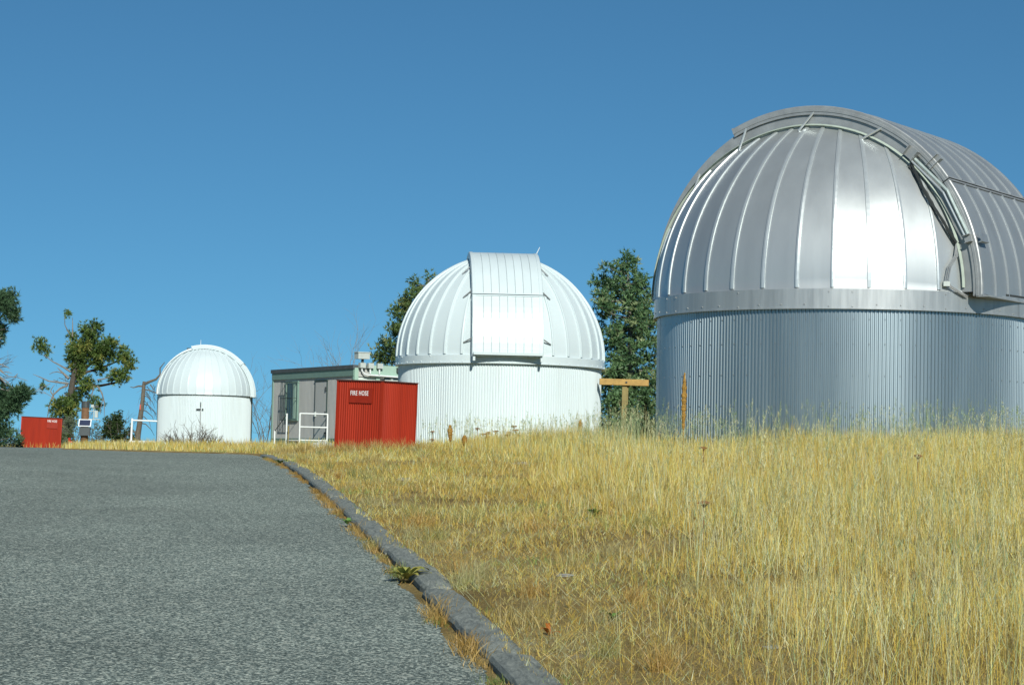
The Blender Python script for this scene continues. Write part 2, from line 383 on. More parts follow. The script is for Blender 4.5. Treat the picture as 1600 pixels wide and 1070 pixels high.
def observatory(name, label, loc, R, Rw, zring, ring_h, drop, az_s, w_, rs, gore_off, mats, ncorr, nsheet, phi_j, phi_b, nstrip, rib=(.08, .03), nring=6, base_gap=.05, Rring=None, overhang=.10, sill=False, screws=True, frame_top=.05):
    mp, mrib, mband, mframe, mwall, mshut = mats
    T = thing(name, label, 'observatory', loc)
    Rring = Rring or R + .04
    # corrugated wall, sheet by sheet
    per = ncorr // nsheet
    for k in range(nsheet):
        a0 = 2 * PI * k / nsheet; a1 = 2 * PI * (k + 1) / nsheet
        mb = MB(); mb.grid(corrugated_arc(Rw + (.002 if k % 2 else 0), 0, zring + .03, a0 - .0004, a1 + .0004, per, .0105))
        mb.build('wall_sheet', mwall, T)
    if screws:
        mb = MB()
        for zz in (.35, .95, 1.55, 2.15, zring - .18):
            if zz > zring - .1: continue
            for k in range(nsheet * 3):
                a = 2 * PI * (k + .37) / (nsheet * 3)
                d = Vector((math.cos(a), math.sin(a), 0)); mb.box(d * (Rw + .010) + Vector((0, 0, zz)), (.016, .013, .013), (d, Vector((-d.y, d.x, 0)), Vector((0, 0, 1))))
        tag(mb.build('wall_screws', mframe, T), kind='stuff')
    # ring band segments
    zs = zring + ring_h
    for k in range(nring):
        a0 = 2 * PI * k / nring + .35; a1 = 2 * PI * (k + 1) / nring + .35 + .004
        n = 24; rows = []
        Ro = Rring + (.003 if k % 2 else 0)
        for (r, z) in ((Rw - .02, zring + .012), (Ro + .012, zring), (Ro + .012, zring + .03), (Ro, zring + .034), (Ro, zs - .03), (Ro - .05, zs - .028)):
            rows.append([(r * math.cos(a0 + (a1 - a0) * i / n), r * math.sin(a0 + (a1 - a0) * i / n), z) for i in range(n + 1)])
        o = MB().grid(rows).build('ring_band', mband, T)
        mb = MB()
        for i in range(9):
            a = a0 + (a1 - a0) * (i + .5) / 9; d = Vector((math.cos(a), math.sin(a), 0))
            for zz in ((.13, .8) if i % 4 == 0 else (.22,)):
                mb.box(d * (Ro + .006) + Vector((0, 0, zring + ring_h * zz)), (.016, .024, .024), (d, Vector((-d.y, d.x, 0)), Vector((0, 0, 1))))
        tag(mb.build('rivets', mframe, o), kind='stuff')
    zc = zs - drop; el0 = math.asin(drop / R)
    # near-black band painting the shade in the gap behind the drip edge
    rows = [[((R - .03) * math.cos(2 * PI * i / 96), (R - .03) * math.sin(2 * PI * i / 96), z) for i in range(97)] for z in (zs - .06, zs + .02)]
    MB().grid(rows).build('rotation_gap_shade', MAT['dark_gap'], T)
    wf = w_ + .02
    def elmax(az):
        q = abs(math.sin(az - az_s)) * R
        return math.acos(min(1, wf / q)) if q > wf else -1
    ng = 36; st = 2 * PI / ng
    for k in range(ng):
        a0 = gore_off + k * st; a1 = a0 + st
        ncol = 8; cols = []
        d0 = Vector((math.cos(a0), math.sin(a0), 0)); d1 = Vector((math.cos(a1), math.sin(a1), 0))
        els = [elmax(a0 + st * i / ncol) for i in range(ncol + 1)]
        if max(els) <= el0 + .01: continue
        nrow = 22; rows = []
        for j in range(nrow + 1):
            row = []
            for i in range(ncol + 1):
                dd = d0.lerp(d1, i / ncol); e = el0 + (max(els[i], el0) - el0) * j / nrow
                row.append((dd.x * R * math.cos(e), dd.y * R * math.cos(e), zc + R * math.sin(e)))
            rows.append(row)
        # drip lip
        lip = [(p[0] * 1.004, p[1] * 1.004, p[2] - .03) for p in rows[0]]
        MB().grid([lip] + rows).build('roof_panel', mp, T, True)
        # standing rib along the first edge
        em = elmax(a0)
        if em > el0 + .02:
            t = Vector((-math.sin(a0), math.cos(a0), 0)); rows = []
            for j in range(27):
                e = el0 + (em - el0) * j / 26
                n_ = Vector((d0.x * math.cos(e), d0.y * math.cos(e), math.sin(e)))
                c = Vector((0, 0, zc)) + n_ * R; hw = rib[0] / 2
                rows.append([c - t * (hw + .008) - n_ * .01, c - t * (hw + .002) + n_ * rib[1], c - t * hw * .1 + n_ * (rib[1] + .004), c + t * hw + n_ * rib[1] * .8, c + t * (hw + .006) - n_ * .01])
            MB().grid(rows).build('rib', mrib, T)
    # slit frame and shutters, in the slit's own axes
    u = Vector((math.cos(az_s), math.sin(az_s), 0)); v = Vector((-math.sin(az_s), math.cos(az_s), 0)); Z = Vector((0, 0, 1))
    C = Vector((0, 0, zc))
    def pt(r, ph, d): return C + u * (r * math.cos(ph)) + Z * (r * math.sin(ph)) + v * d
    rc = math.sqrt(R * R - w_ * w_); rin = rc - .10
    def ftop(ph): return rs - frame_top + (rc + .05 - (rs - frame_top)) * max(0, min(1, (ph - phi_b) / (PI - phi_b - .25)))
    for sgn in (-1, 1):
        rows = []
        for j in range(65):
            ph = el0 * .5 + (PI - el0) * j / 64
            rows.append([pt(rin, ph, sgn * (w_ - .02)), pt(ftop(ph), ph, sgn * (w_ - .02)), pt(ftop(ph), ph, sgn * (w_ + .025)), pt(rin, ph, sgn * (w_ + .025)), pt(rin, ph, sgn * (w_ - .02))])
        MB().grid(rows).build('slit_frame', mframe, T)
        rows = []
        for j in range(65):                                      # flashing foot where the frame meets the panels
            ph = el0 + .02 + (PI - 2 * el0 - .04) * j / 64
            rows.append([pt(rin + .10, ph, sgn * (w_ + .02)), pt(rin + .155, ph, sgn * (w_ + .05)), pt(rin + .12, ph, sgn * (w_ + .10))])
        MB().grid(rows).build('flashing', MAT['seal'] if mframe is MAT['alu_frame'] else mframe, T)
    # fixed rear closure
    rows = []
    for j in range(33):
        ph = phi_b - .1 + (PI - phi_b + .1) * j / 32
        rows.append([pt(ftop(ph) - .02, ph, -w_), pt(ftop(ph) - .02, ph, w_)])
    MB().grid(rows).build('rear_closure', mshut, T)
    half = w_ + overhang
    for nm, p0, p1, dr in (('lower_shutter', -.02, phi_j, .0), ('upper_shutter', phi_j + .006, phi_b, .012)):
        mb = MB(); r0 = rs + dr; n = max(8, int((p1 - p0) * 18))
        for sgn in (-1, 1):
            rows = []
            for j in range(n + 1):
                ph = p0 + (p1 - p0) * j / n
                prof = [(r0 - .17, half - .012), (r0 - .17, half), (r0 - .115, half), (r0 - .11, half + .012), (r0 - .06, half + .012), (r0 - .055, half + .002), (r0 - .005, half + .002), (r0 + .012, half - .01), (r0 + .012, half - .09), (r0 - .01, half - .10)]
                rows.append([pt(r_, ph, sgn * d_) for r_, d_ in prof])
            mb.grid(rows)
        for ph in (p0, p1):                                       # end flanges
            q = [pt(r0 - .14, ph, -half), pt(r0 + .022, ph, -half), pt(r0 + .022, ph, half), pt(r0 - .14, ph, half)]
            ta = (-u * math.sin(ph) + Z * math.cos(ph)) * .035 * (1 if ph == p0 else -1)
            mb.add(q + [x + ta for x in q], [(0, 1, 2, 3), (7, 6, 5, 4), (0, 4, 5, 1), (1, 5, 6, 2), (2, 6, 7, 3), (3, 7, 4, 0)])
        sh = mb.build(nm, mframe if mshut is MAT['shut'] else mshut, T)
        ws = 2 * (half - .085) / nstrip
        for i in range(nstrip):
            dA = -half + .085 + ws * i; dB = dA + ws; rows = []
            for j in range(n + 1):
                ph = p0 + .012 + (p1 - p0 - .024) * j / n
                rb = .026 if mshut is MAT['shut'] else .008; rw = .034 if mshut is MAT['shut'] else .012
                rows.append([pt(r0 - .004, ph, dA + .002), pt(r0, ph, dA + .004), pt(r0, ph, dB - rw - .004), pt(r0 + rb, ph, dB - rw), pt(r0 + rb, ph, dB - .005), pt(r0 - .004, ph, dB - .002)])
            MB().grid(rows).build('shutter_panel', mshut, sh)
    if sill:
        mb = MB(); c = pt(rs + .05, -.005, 0)
        mb.box(c + Z * .03, (2 * half - .06, .30, .07), (v, u, Z))
        mb.box(c + v * (half - .05) - Z * .06, (.06, .14, .2), (v, u, Z)); mb.box(c - v * (half - .05) - Z * .06, (.06, .14, .2), (v, u, Z))
        MB.build(mb, 'shutter_sill', mshut, T)
    return T, pt, C, u, v, half

MET = (MAT['alu'], MAT['alu_rib'], MAT['alu_band'], MAT['alu_frame'], MAT['galv'], MAT['shut'])
WHT = (MAT['white'], MAT['white'], MAT['white'], MAT['white_trim'], MAT['white_wall'], MAT['white'])

# silver dome
bx, by = 6.88, 45.0; bz = 1.80
W0 = 1.93
T, pt, C, u, v, half = observatory('silver_observatory', 'large silver metal observatory with corrugated drum in the tall yellow grass', (bx, by, bz),
    3.93, 3.86, 3.0 + EYE - bz, .41, .03, math.radians(-34.5), W0, 3.82, math.radians(-93 + 1.0), MET, 324, 27, math.radians(35), math.radians(115), 6, rib=(.07, .022), Rring=3.94, overhang=.07, frame_top=.12)
Rb = 3.93; UP = Vector((0, 0, 1))
def on_sphere(ph, d, R=Rb):
    r = math.sqrt(R * R - d * d); return pt(r, ph, d)
for sgn in (-1, 1):
    for ph in (134, 112, 88, 64):                         # arms between the panels and the shutter edge
        p = math.radians(ph)
        MB().tube([on_sphere(p + .05, sgn * (W0 + .16)), pt(3.52 if ph > 120 else 3.72, p - .03, sgn * (W0 + .05))], .024, 6).build('shutter_arm', MAT['alu_rib'], T)
# actuator, brackets and cables on the near frame
pa, pb = math.radians(47), math.radians(17)
act = MB().tube([pt(3.58, pa, -W0 - .10), pt(3.70, (pa + pb) / 2, -W0 - .14), pt(3.72, pb, -W0 - .10)], .032, 8).build('actuator', MAT['pipe_pale'], T)
MB().tube([pt(3.52, pa, -W0 - .15), pt(3.63, (pa + pb) / 2, -W0 - .20), pt(3.66, pb, -W0 - .14)], .020, 8).build('actuator_rod', MAT['alu_rib'], act)
for nm, ph, d, sz, rr0 in (('bracket', 49, -W0 - .10, (.22, .22, .22), 3.62), ('bracket', 42, -W0 - .05, (.14, .12, .30), 3.80), ('bracket', 16, -W0 - .12, (.16, .14, .14), 3.70)):
    p = math.radians(ph); ta = -u * math.sin(p) + UP * math.cos(p); nn = u * math.cos(p) + UP * math.sin(p)
    mb = MB(); mb.box(pt(rr0, p, d), (sz[0] * .15, sz[1], sz[2]), (v, ta, nn)); mb.box(pt(rr0, p, d) + ta * sz[1] * .5, (sz[0], .012, sz[2]), (v, ta, nn)); mb.box(pt(rr0, p, d) - ta * sz[1] * .5, (sz[0], .012, sz[2]), (v, ta, nn))
    mb.build(nm, MAT['alu_frame'], T)
p = math.radians(15.5); nn = u * math.cos(p) + UP * math.sin(p); ta = -u * math.sin(p) + UP * math.cos(p)
mb = MB(); mb.box(pt(3.93, p, -W0 + .10), (.34, .16, .02), (v, ta, nn)); mb.box(pt(3.91, p - .021, -W0 + .10), (.34, .02, .08), (v, ta, nn)); mb.build('mounting_plate', MAT['alu_band'], T)
rr = random.Random(8)
for q in range(4):
    pts = []
    for i in range(9):
        tt = i / 8; ph = math.radians(47 - 31 * tt)
        d = -W0 - .10 - .09 * math.sin(tt * PI) * (1 + .4 * q) + rr.uniform(-.02, .02)
        pts.append(on_sphere(ph, d) + (u * math.cos(ph) + UP * math.sin(ph)) * (.04 + .02 * q))
    MB().tube(pts, .016 if q < 3 else .028, 5).build('cable', MAT['cable'], T)
for q in range(3):
    e = -W0 - .03 * q
    pts = [on_sphere(math.radians(16), -W0 - .10) + u * .07, on_sphere(math.radians(12), e - .14) + u * .09, on_sphere(math.radians(8.5), e - .28) + u * .07, on_sphere(math.radians(4), e - .34) + u * .06,
           on_sphere(math.radians(2.0), e - .32) + u * .08, on_sphere(math.radians(1.2), e - .16) + u * .09 - UP * .06, on_sphere(math.radians(.8), e) + u * .09 - UP * .12]
    MB().tube(pts, .012, 5).build('conduit', MAT['alu_frame'], T)
mb = MB(); mb.box(on_sphere(math.radians(2.6), -W0 - .38) + u * .06, (.12, .10, .09)); mb.build('junction_box', MAT['box_grey'], T)
mb = MB(); c = pt(3.84, -.02, 0); mb.box(c, (2 * half, .26, .03), (v, u, UP)); mb.build('shutter_sill', MAT['alu_frame'], T)

# white dome
mx, my = -.32, 60.0; mz = 1.76
T, pt, C, u, v, half = observatory('white_observatory', 'white observatory with closed ribbed shutter behind the red fire hose shelter', (mx, my, mz),
    2.86, 2.79, 2.55 + EYE - mz, .25, .02, math.radians(-90 + 4.2), .84, 2.93, math.radians(-.4 - 90), WHT, 240, 20, math.radians(33), math.radians(112), 8, rib=(.06, .035), Rring=2.88, sill=True, screws=False)
for ph in (60, 38, 9):
    p = math.radians(ph)
    for sgn in (-1, 1):
        d = 1.16 * sgn; r = math.sqrt(2.86 ** 2 - d * d) + .02
        MB().tube([pt(r, p - .04, d), pt(2.83, p, .92 * sgn)], .018, 6).build('shutter_arm', MAT['alu_frame'], T)
MB().tube([pt(2.9, math.radians(97), .93), pt(2.9, math.radians(97), .93) + Vector((.14, 0, .30))], [.016, .008], 6).build('lightning_rod', MAT['rail_white'], T)

# small far dome
lx, ly = -13.35, 95.0; lz = 1.80
T, pt, C, u, v, half = observatory('small_observatory', 'small far white observatory with double doors, dry grey bush at its foot', (lx, ly, lz),
    2.10, 2.02, 1.16 + EYE + 1.44 - .05 - lz + .0, .05, .02, math.radians(4), .60, 2.17, math.radians(-93), WHT, 174, 29, math.radians(40), math.radians(106), 5, rib=(.04, .018), Rring=2.06, screws=False)
zt = 1.16 + EYE + 1.44 - .05 - lz
def wallpt(px_off, z, out=.03):
    s_ = px_off * 95 / 3400; a = math.asin(max(-1, min(1, s_ / 2.03))); return Vector((math.sin(a) * (2.03 + out), -math.cos(a) * (2.03 + out), z))
c = wallpt(4, zt * .48); mb = MB(); mb.box(c, (.035, .05, zt * .80)); dr = mb.build('door_seam', MAT['alu_frame'], T)
mb = MB(); mb.box(wallpt(1, zt * .74, .05), (.19, .05, .05)); mb.box(wallpt(7, zt * .74, .05), (.06, .05, .06)); mb.tube([wallpt(4, zt * .78, .06), wallpt(4, zt * .86, .06)], .02, 6); mb.build('door_latch', MAT['steel_dark'], T)
for a in (4, 176.5):  # dark edge strips; the right one paints the drum's shaded side
    d = Vector((math.cos(math.radians(a)), math.sin(math.radians(a)), 0)) * 2.04
    mb = MB(); mb.box(d + Vector((0, -.12, zt * .5)), (.07, .14, zt - .06)); mb.build('edge_strip', MAT['grille'], T)
MB().tube([pt(2.17, math.radians(96), -.3), pt(2.17, math.radians(96), -.3) + Vector((0, 0, .26))], [.016, .006], 6).build('lightning_rod', MAT['rail_white'], T)
mb = MB(); mb.box(pt(2.12, math.radians(109), 0), (.14, 1.2, .06)); mb.build('shutter_stop', MAT['steel_dark'], T)

# white platform beside the small dome
pfx = (211 - 800) / 3400 * 95
T = thing('white_platform', 'low white platform with pipe handrail joined to the small dome', 'platform', (pfx, 94.6, lz))
mb = MB(); mb.box((.55, .1, .18), (1.15, .9, .36)); mb.build('deck', MAT['white_trim'], T)
MB().tube([(0, 0, 0), (.02, 0, 1.32)], .045, 8).build('post', MAT['rail_white'], T)
MB().tube([(.02, 0, 1.24), (1.12, .05, 1.22)], .035, 8).build('handrail', MAT['rail_white'], T)

# ------------------------------------------------------------------ lettering
def lettering(text, size, name, parent, origin, X, Y, Nn, width=None):
    cu = bpy.data.curves.new(name, 'FONT'); cu.body = text; cu.size = size; cu.extrude = .003; cu.offset = size * .008; cu.align_x = 'CENTER'; cu.align_y = 'CENTER'; cu.space_character = 1.15
    o = bpy.data.objects.new(name, cu); COL.objects.link(o)
    dg = bpy.context.evaluated_depsgraph_get(); me = bpy.data.meshes.new_from_object(o.evaluated_get(dg))
    bpy.data.objects.remove(o); bpy.data.curves.remove(cu)
    co = np.empty(len(me.vertices) * 3, np.float32); me.vertices.foreach_get('co', co); co = co.reshape(-1, 3)
    sxx = width / (co[:, 0].max() - co[:, 0].min()) if width else 1.0
    M3 = np.array([list(X), list(Y), list(Nn)], np.float32)
    co[:, 0] *= sxx
    out = co @ M3 + np.array(list(origin), np.float32)
    me.vertices.foreach_set('co', out.astype(np.float32).ravel()); me.update(); me.materials.clear()
    return link(name, me, MAT['letter'], parent)

# ------------------------------------------------------------------ red fire hose shelters
def corr_wall(L, H0, H1, period, amp, sub=8):
    """corrugated sheet along local x in 0..L, outward -y, top sloping from H0 to H1"""
    n = int(L / period * sub); r0 = []; r1 = []
    for i in range(n + 1):
        x = L * i / n; c = math.cos(2 * PI * x / period); y = -amp * (1 if c > .5 else (-1 if c < -.5 else 2 * c))
        r0.append((x, y, 0)); r1.append((x, y, H0 + (H1 - H0) * i / n))
    return [r0, r1]

def shelter(label, loc, rz, W1, W2, H, plate, lean=0.0):
    T = thing('fire_hose_shelter', label, 'shelter', loc, rz, 'red corrugated shelters')
    T.rotation_euler = (0, lean, rz)
    X, Y = Vector((1, 0, 0)), Vector((0, 1, 0))
    # local corner at origin; face A runs along -x (its outward normal -y), face B runs along +y (outward +x)
    for (o, ax, L, nrm) in (((-W1, 0, 0), X, W1, -Y), ((0, 0, 0), Y, W2, X), ((0, W2, 0), -X, W1, Y), ((-W1, W2, 0), -Y, W2, -X)):
        rows = [[Vector(o) + ax * p[0] + nrm * (-p[1]) + Vector((0, 0, p[2])) for p in r] for r in corr_wall(L, H, H, .066, .011)]
        MB().grid(rows).build('wall_sheet', MAT['red'], T)
    for cx, cy in ((0, 0), (-W1, 0), (0, W2), (-W1, W2)):
        mb = MB(); mb.box((cx, cy, H / 2), (.045, .045, H + .002)); mb.build('corner_angle', MAT['red'], T)
    mb = MB(); mb.box((-W1 / 2, W2 / 2, H + .012), (W1 + .07, W2 + .07, .024)); mb.build('roof', MAT['red_roof'], T)
    px_, pz, pw, ph = plate
    mb = MB(); mb.box((px_, -.022, pz), (pw, .016, ph)); pl = mb.build('sign_plate', MAT['red_plate'], T)
    return T, pl

a35 = math.radians(-35)
rx, ry = (597 - 800) / 3400 * 49.3, 49.3
rz0 = g(rx, ry) - .06
T, pl = shelter('red corrugated metal fire hose shelter in front of the white dome', (rx, ry, rz0), a35, 1.30, 1.26, 3.335 - rz0, (-.60, 1.37, .66, .34), .024)
lettering('FIRE HOSE', .15, 'lettering', pl, (-.64, -.032, 1.42), Vector((1, 0, 0)), Vector((0, 0, 1)), Vector((0, -1, 0)), .52)

D2 = 110.0; s2 = D2 / 3400
lx2 = (98 - 800) * s2; lz2 = g(lx2, D2) - .35
T, pl = shelter('distant red fire hose shelter beside the twisted juniper tree', (lx2, D2, lz2), 0.215, 61 * s2, 1.6, 1.6 + (720 + 14.0 - 14 - 656 + 2 - 14 + .0) * s2 - lz2 - .0, (-.46, 1.55, .52, .46), .03)
lettering('FIRE HOSE', .16, 'lettering', pl, (-.47, -.034, 1.68), Vector((1, 0, 0)), Vector((0, 0, 1)), Vector((0, -1, 0)), .47)

# ------------------------------------------------------------------ trailer
def trailer():
    u = Vector((.504, -.864, 0)).normalized()                  # along the long wall, towards the camera
    rz = math.atan2(u.y, u.x)
    far = Vector((-8.50, 77.7, 0)); zb = 2.08; H = 2.55; L = 6.55; Wd = 3.0
    T = thing('office_trailer', 'grey office trailer with mint green trim behind the red shelter', 'trailer', (far.x, far.y, zb), rz)
    # local: x along wall (far->near), +y is away to the back right, wall outward is -y
    def siding(name, fn, L_, z0, z1, mat, step=.10):
        mb = MB(); n = int(round(L_ / step))
        xs = []
        for i in range(n):
            a = L_ * i / n; b = L_ * (i + 1) / n
            xs += [(a, 0), (a + .006, .010), (a + .016, .010), (a + .022, 0)]
        xs.append((L_, 0))
        mb.grid([[fn(x, d, z) for x, d in xs] for z in (z0, z1)])
        return mb.build(name, mat, T)
    siding('long_wall', lambda x, d, z: (x, d, z), L, .14, H - .30, MAT['siding'])
    mb = MB(); mb.box((L / 2, Wd / 2 + .03, H / 2), (L - .06, Wd - .02, H - .1)); mb.build('body', MAT['siding'], T)
    mb = MB(); mb.box((L / 2, -.012, .03), (L + .02, .05, .26)); mb.build('skirt', MAT['skirt'], T)
    mb = MB(); mb.box((L / 2, .04, -.24), (L, .06, .32)); mb.build('base_panel', MAT['concrete'], T)
    mb = MB(); mb.box((L / 2, -.022, H - .20), (L + .04, .05, .24)); mb.build('fascia', MAT['green_trim'], T)
    mb = MB(); mb.box((L / 2, Wd / 2, H - .02), (L + .12, Wd + .16, .13)); mb.build('roof', MAT['roof_dark'], T)
    for x in (.03, L - .03):
        mb = MB(); mb.box((x, -.012, H / 2 - .12), (.07, .06, H - .2)); mb.build('edge_strip', MAT['green_trim'], T)
    # door
    dx0, dx1 = 3.62, 4.50
    dr = MB().box(((dx0 + dx1) / 2, -.018, 1.10), (dx1 - dx0, .03, 1.98)).build('door', MAT['siding'], T)
    for x in (dx0 - .02, dx1 + .02):
        MB().box((x, -.012, 1.11), (.035, .05, 2.02)).build('door_frame', MAT['grille'], T)
    MB().box(((dx0 + dx1) / 2, -.02, 2.13), (dx1 - dx0 + .12, .07, .05)).build('door_frame', MAT['grille'], T)
    MB().box((dx0 + .07, -.05, .98), (.06, .07, .16)).build('handle', MAT['box_grey'], dr)
    for z in (1.83, 1.0, .3): MB().box((dx1 - .02, -.045, z), (.07, .05, .14)).build('hinge', MAT['steel_dark'], dr)
    MB().box(((dx0 + dx1) / 2, -.03, .10), (dx1 - dx0, .05, .08)).build('threshold', MAT['green_trim'], T)
    # window and security grille
    wx0, wx1, wz0, wz1 = 1.22, 2.18, .80, 2.12
    wn = MB().box(((wx0 + wx1) / 2, -.012, (wz0 + wz1) / 2), (wx1 - wx0, .03, wz1 - wz0)).build('window', MAT['glass'], T)
    for a, b in (((wx0, wz0), (wx1, wz0)), ((wx0, wz1), (wx1, wz1))):
        MB().box(((wx0 + wx1) / 2, -.025, a[1]), (wx1 - wx0 + .1, .07, .07)).build('window_frame', MAT['green_trim'], wn)
    for x in (wx0, wx1): MB().box((x, -.026, (wz0 + wz1) / 2), (.07, .07, wz1 - wz0)).build('window_frame', MAT['green_trim'], wn)
    MB().box((1.92, -.03, (wz0 + wz1) / 2), (.20, .02, wz1 - wz0 - .1)).build('curtain', MAT['green_light'], wn)
    gr = MB(); yo = -.24
    for i in range(8): gr.bar((wx0 + (wx1 - wx0) * i / 7, yo, wz0 - .02), (wx0 + (wx1 - wx0) * i / 7, yo, wz1), .016, .016)
    for z in (wz0, (wz0 + wz1) / 2 + .1, wz1):
        gr.bar((wx0 - .01, yo, z), (wx1 + .01, yo, z), .022, .022)
        for x in (wx0, wx1): gr.bar((x, yo, z), (x, -.02, z), .018, .018)
    gr.build('security_grille', MAT['grille'], wn)
    # near end wall: pale panel, posts, grey panel with louvres
    def ew(y, d, z): return (L + d, y, z)
    siding('end_wall', lambda x, d, z: ew(x, -d + .004, z), .78, .1, H - .34, MAT['siding_light'])
    siding('end_wall', lambda x, d, z: ew(x + .92, -d + .004, z), 2.0, .1, H - .34, MAT['siding'])
    for y in (.05, .85): MB().box((L + .03, y, H / 2), (.07, .14, H - .1)).build('end_post', MAT['green_light'], T)
    MB().box((L + .05, 1.72, H - .12), (.12, 2.4, .34)).build('end_fascia', MAT['green_light'], T)
    MB().box((L + .02, .45, H - .20), (.05, .72, .28)).build('end_shadow_board', MAT['siding'], T)
    lv = MB().box((L + .02, 1.75, 1.72), (.05, 1.3, .95)).build('louvre_window', MAT['glass'], T)
    for i in range(6): MB().box((L + .055, 1.75, 1.32 + .16 * i), (.05, 1.3, .035)).build('louvre', MAT['box_grey'], lv)
    MB().box((L + .06, 1.36, 1.72), (.06, .08, .95)).build('mullion', MAT['box_grey'], lv)
    # meter boxes, weather head and conduits
    for k, y in enumerate((.20, .50, .84)):
        MB().box((L + .16, y, H + .03), (.16, .20, .17)).build('meter_box', MAT['box_grey'], T)
        MB().tube([(L + .17, y, H - .05), (L + .17, y, H - .24)] if k else [(L + .17, y - .02, H - .04), (L + .17, y, H - .16), (L + .17, y + .1, H - .26), (L + .17, y + .28, H - .29)], .028, 6).build('conduit', MAT['rail_white'], T)
    MB().tube([(L + .17, .44, H - .28), (L + .17, 2.6, H - .34)], .03, 6).build('conduit', MAT['rail_white'], T)
    hd = MB(); hd.box((L + .14, .20, H + .34), (.30, .42, .20)); hd.box((L + .14, .20, H + .455), (.34, .46, .03)); o = hd.build('weather_head', MAT['box_grey'], T)
    MB().tube([(L + .14, .22, H + .10), (L + .14, .22, H + .25)], .05, 6).build('neck', MAT['steel_dark'], o)
    lp = MB(); lp.box((L + .16, 1.55, H - .08), (.10, .10, .16)); lp.tube([(L + .14, 1.55, H - .02), (L + .14, 1.62, H + .16)], .012, 5); lp.build('flood_lamp', MAT['steel_dark'], T)
    # landing, railing and steps
    R = thing('entrance_railing', 'white pipe railing and step landing at the trailer door', 'railing', (far.x, far.y, zb), rz)
    MB().box((4.12, -.56, .02), (1.35, 1.06, .08)).build('landing', MAT['green_trim'], R)
    px0 = 4.78
    for y in (-.10, -1.12): MB().tube([(px0, y, -.34), (px0, y, .98)], .028, 8).build('rail_post', MAT['rail_white'], R)
    for z in (.97, .52, .08): MB().tube([(px0, -.10, z), (px0, -1.12, z)], .026, 8).build('rail', MAT['rail_white'], R)
    MB().tube([(px0, -1.12, .06), (3.72, -1.12, .06)], .026, 8).build('rail', MAT['rail_white'], R)
    MB().tube([(3.72, -1.12, -.34), (3.72, -1.12, .98)], .028, 8).build('rail_post', MAT['rail_white'], R)
    MB().tube([(2.75, -1.12, -.50), (2.75, -1.12, .40)], .028, 8).build('rail_post', MAT['rail_white'], R)
    MB().tube([(3.72, -1.12, .96), (2.75, -1.12, .38)], .014, 6).build('handrail', MAT['steel_dark'], R)
    for i in range(2): MB().box((3.50 - .32 * i, -.56, -.12 - .16 * i), (.30, 1.0, .06)).build('tread', MAT['green_trim'], R)
    MB().tube([(4.05, -1.2, -.3), (4.05, -1.2, .55)], .022, 6).build('stake', MAT['timber_old'], R)
trailer()

# ------------------------------------------------------------------ timber T post, poles
D = 59.0; s_ = D / 3400
tx = (975 - 800) * s_; tz = g(tx, D)
T = thing('timber_post', 'weathered yellow timber T post with cross beam between the two domes', 'post', (tx, D, tz - .1))
zt_ = EYE + (720 + 3.5 - 602) * s_ - (tz - .1)
bevel(MB().box((.02, 0, zt_ / 2), (.13, .13, zt_)).build('post', MAT['timber_old'], T), .008)
bevel(MB().box((.10, .02, zt_ - .22), (.05, .09, .62)).build('brace', MAT['timber_old'], T), .006)
bevel(MB().box((0, -.06, zt_ + .08), (77 * s_, .14, .17)).build('cross_beam', MAT['timber'], T), .01)
T.rotation_euler = (0, .01, 0)
MB().box((.06, -.14, zt_ + .08), (.05, .03, .04)).build('bolt', MAT['steel_dark'], T)

D = 106.0; s_ = D / 3400
qx = (136 - 800) * s_; qz = g(qx, D) - .3
T = thing('instrument_pole', 'brown pole with black cap, small solar panel and white instruments', 'pole', (qx, D, qz))
zz = lambda y: EYE + (720 - 13.3 - y) * s_ - qz
MB().tube([(-.02, 0, 0), (0, 0, zz(636))], .19, 12).build('shaft', MAT['pole'], T, True)
MB().tube([(0, 0, zz(637)), (0, 0, zz(627))], .205, 12).build('cap', MAT['steel_dark'], T)
sp = MB(); nY = Vector((0, -.88, .47)); upv = Vector((0, .47, .88)); sp.box((.06, -.32, zz(661)), (.62, .40, .04), (Vector((1, 0, 0)), upv, nY)); sp = sp.build('solar_panel', MAT['rail_white'], T)
MB().box(Vector((.06, -.32, zz(661))) + nY * .022, (.52, .31, .012), (Vector((1, 0, 0)), upv, nY)).build('cells', MAT['panel_blue'], sp)
MB().box((.05, -.24, zz(674)), (.52, .22, .40)).build('battery_box', MAT['roof_dark'], T)
ins = MB(); ins.tube([(.42, -.05, zz(654)), (.42, -.05, zz(634))], .02, 6); ins.tube([(.1, -.05, zz(642)), (.62, -.05, zz(642))], .02, 6); ins.box((.36, -.08, zz(634)), (.13, .12, .13)); ins.box((.56, -.08, zz(647)), (.15, .14, .32)); ins.build('instruments', MAT['box_grey'], T)
MB().box((.52, 0, zz(635)), (.22, .1, .1)).build('camera_housing', MAT['steel_dark'], T)
MB().tube([(-.2, -.05, zz(655)), (.72, -.05, zz(655))], .025, 6).build('cross_arm', MAT['box_grey'], T)

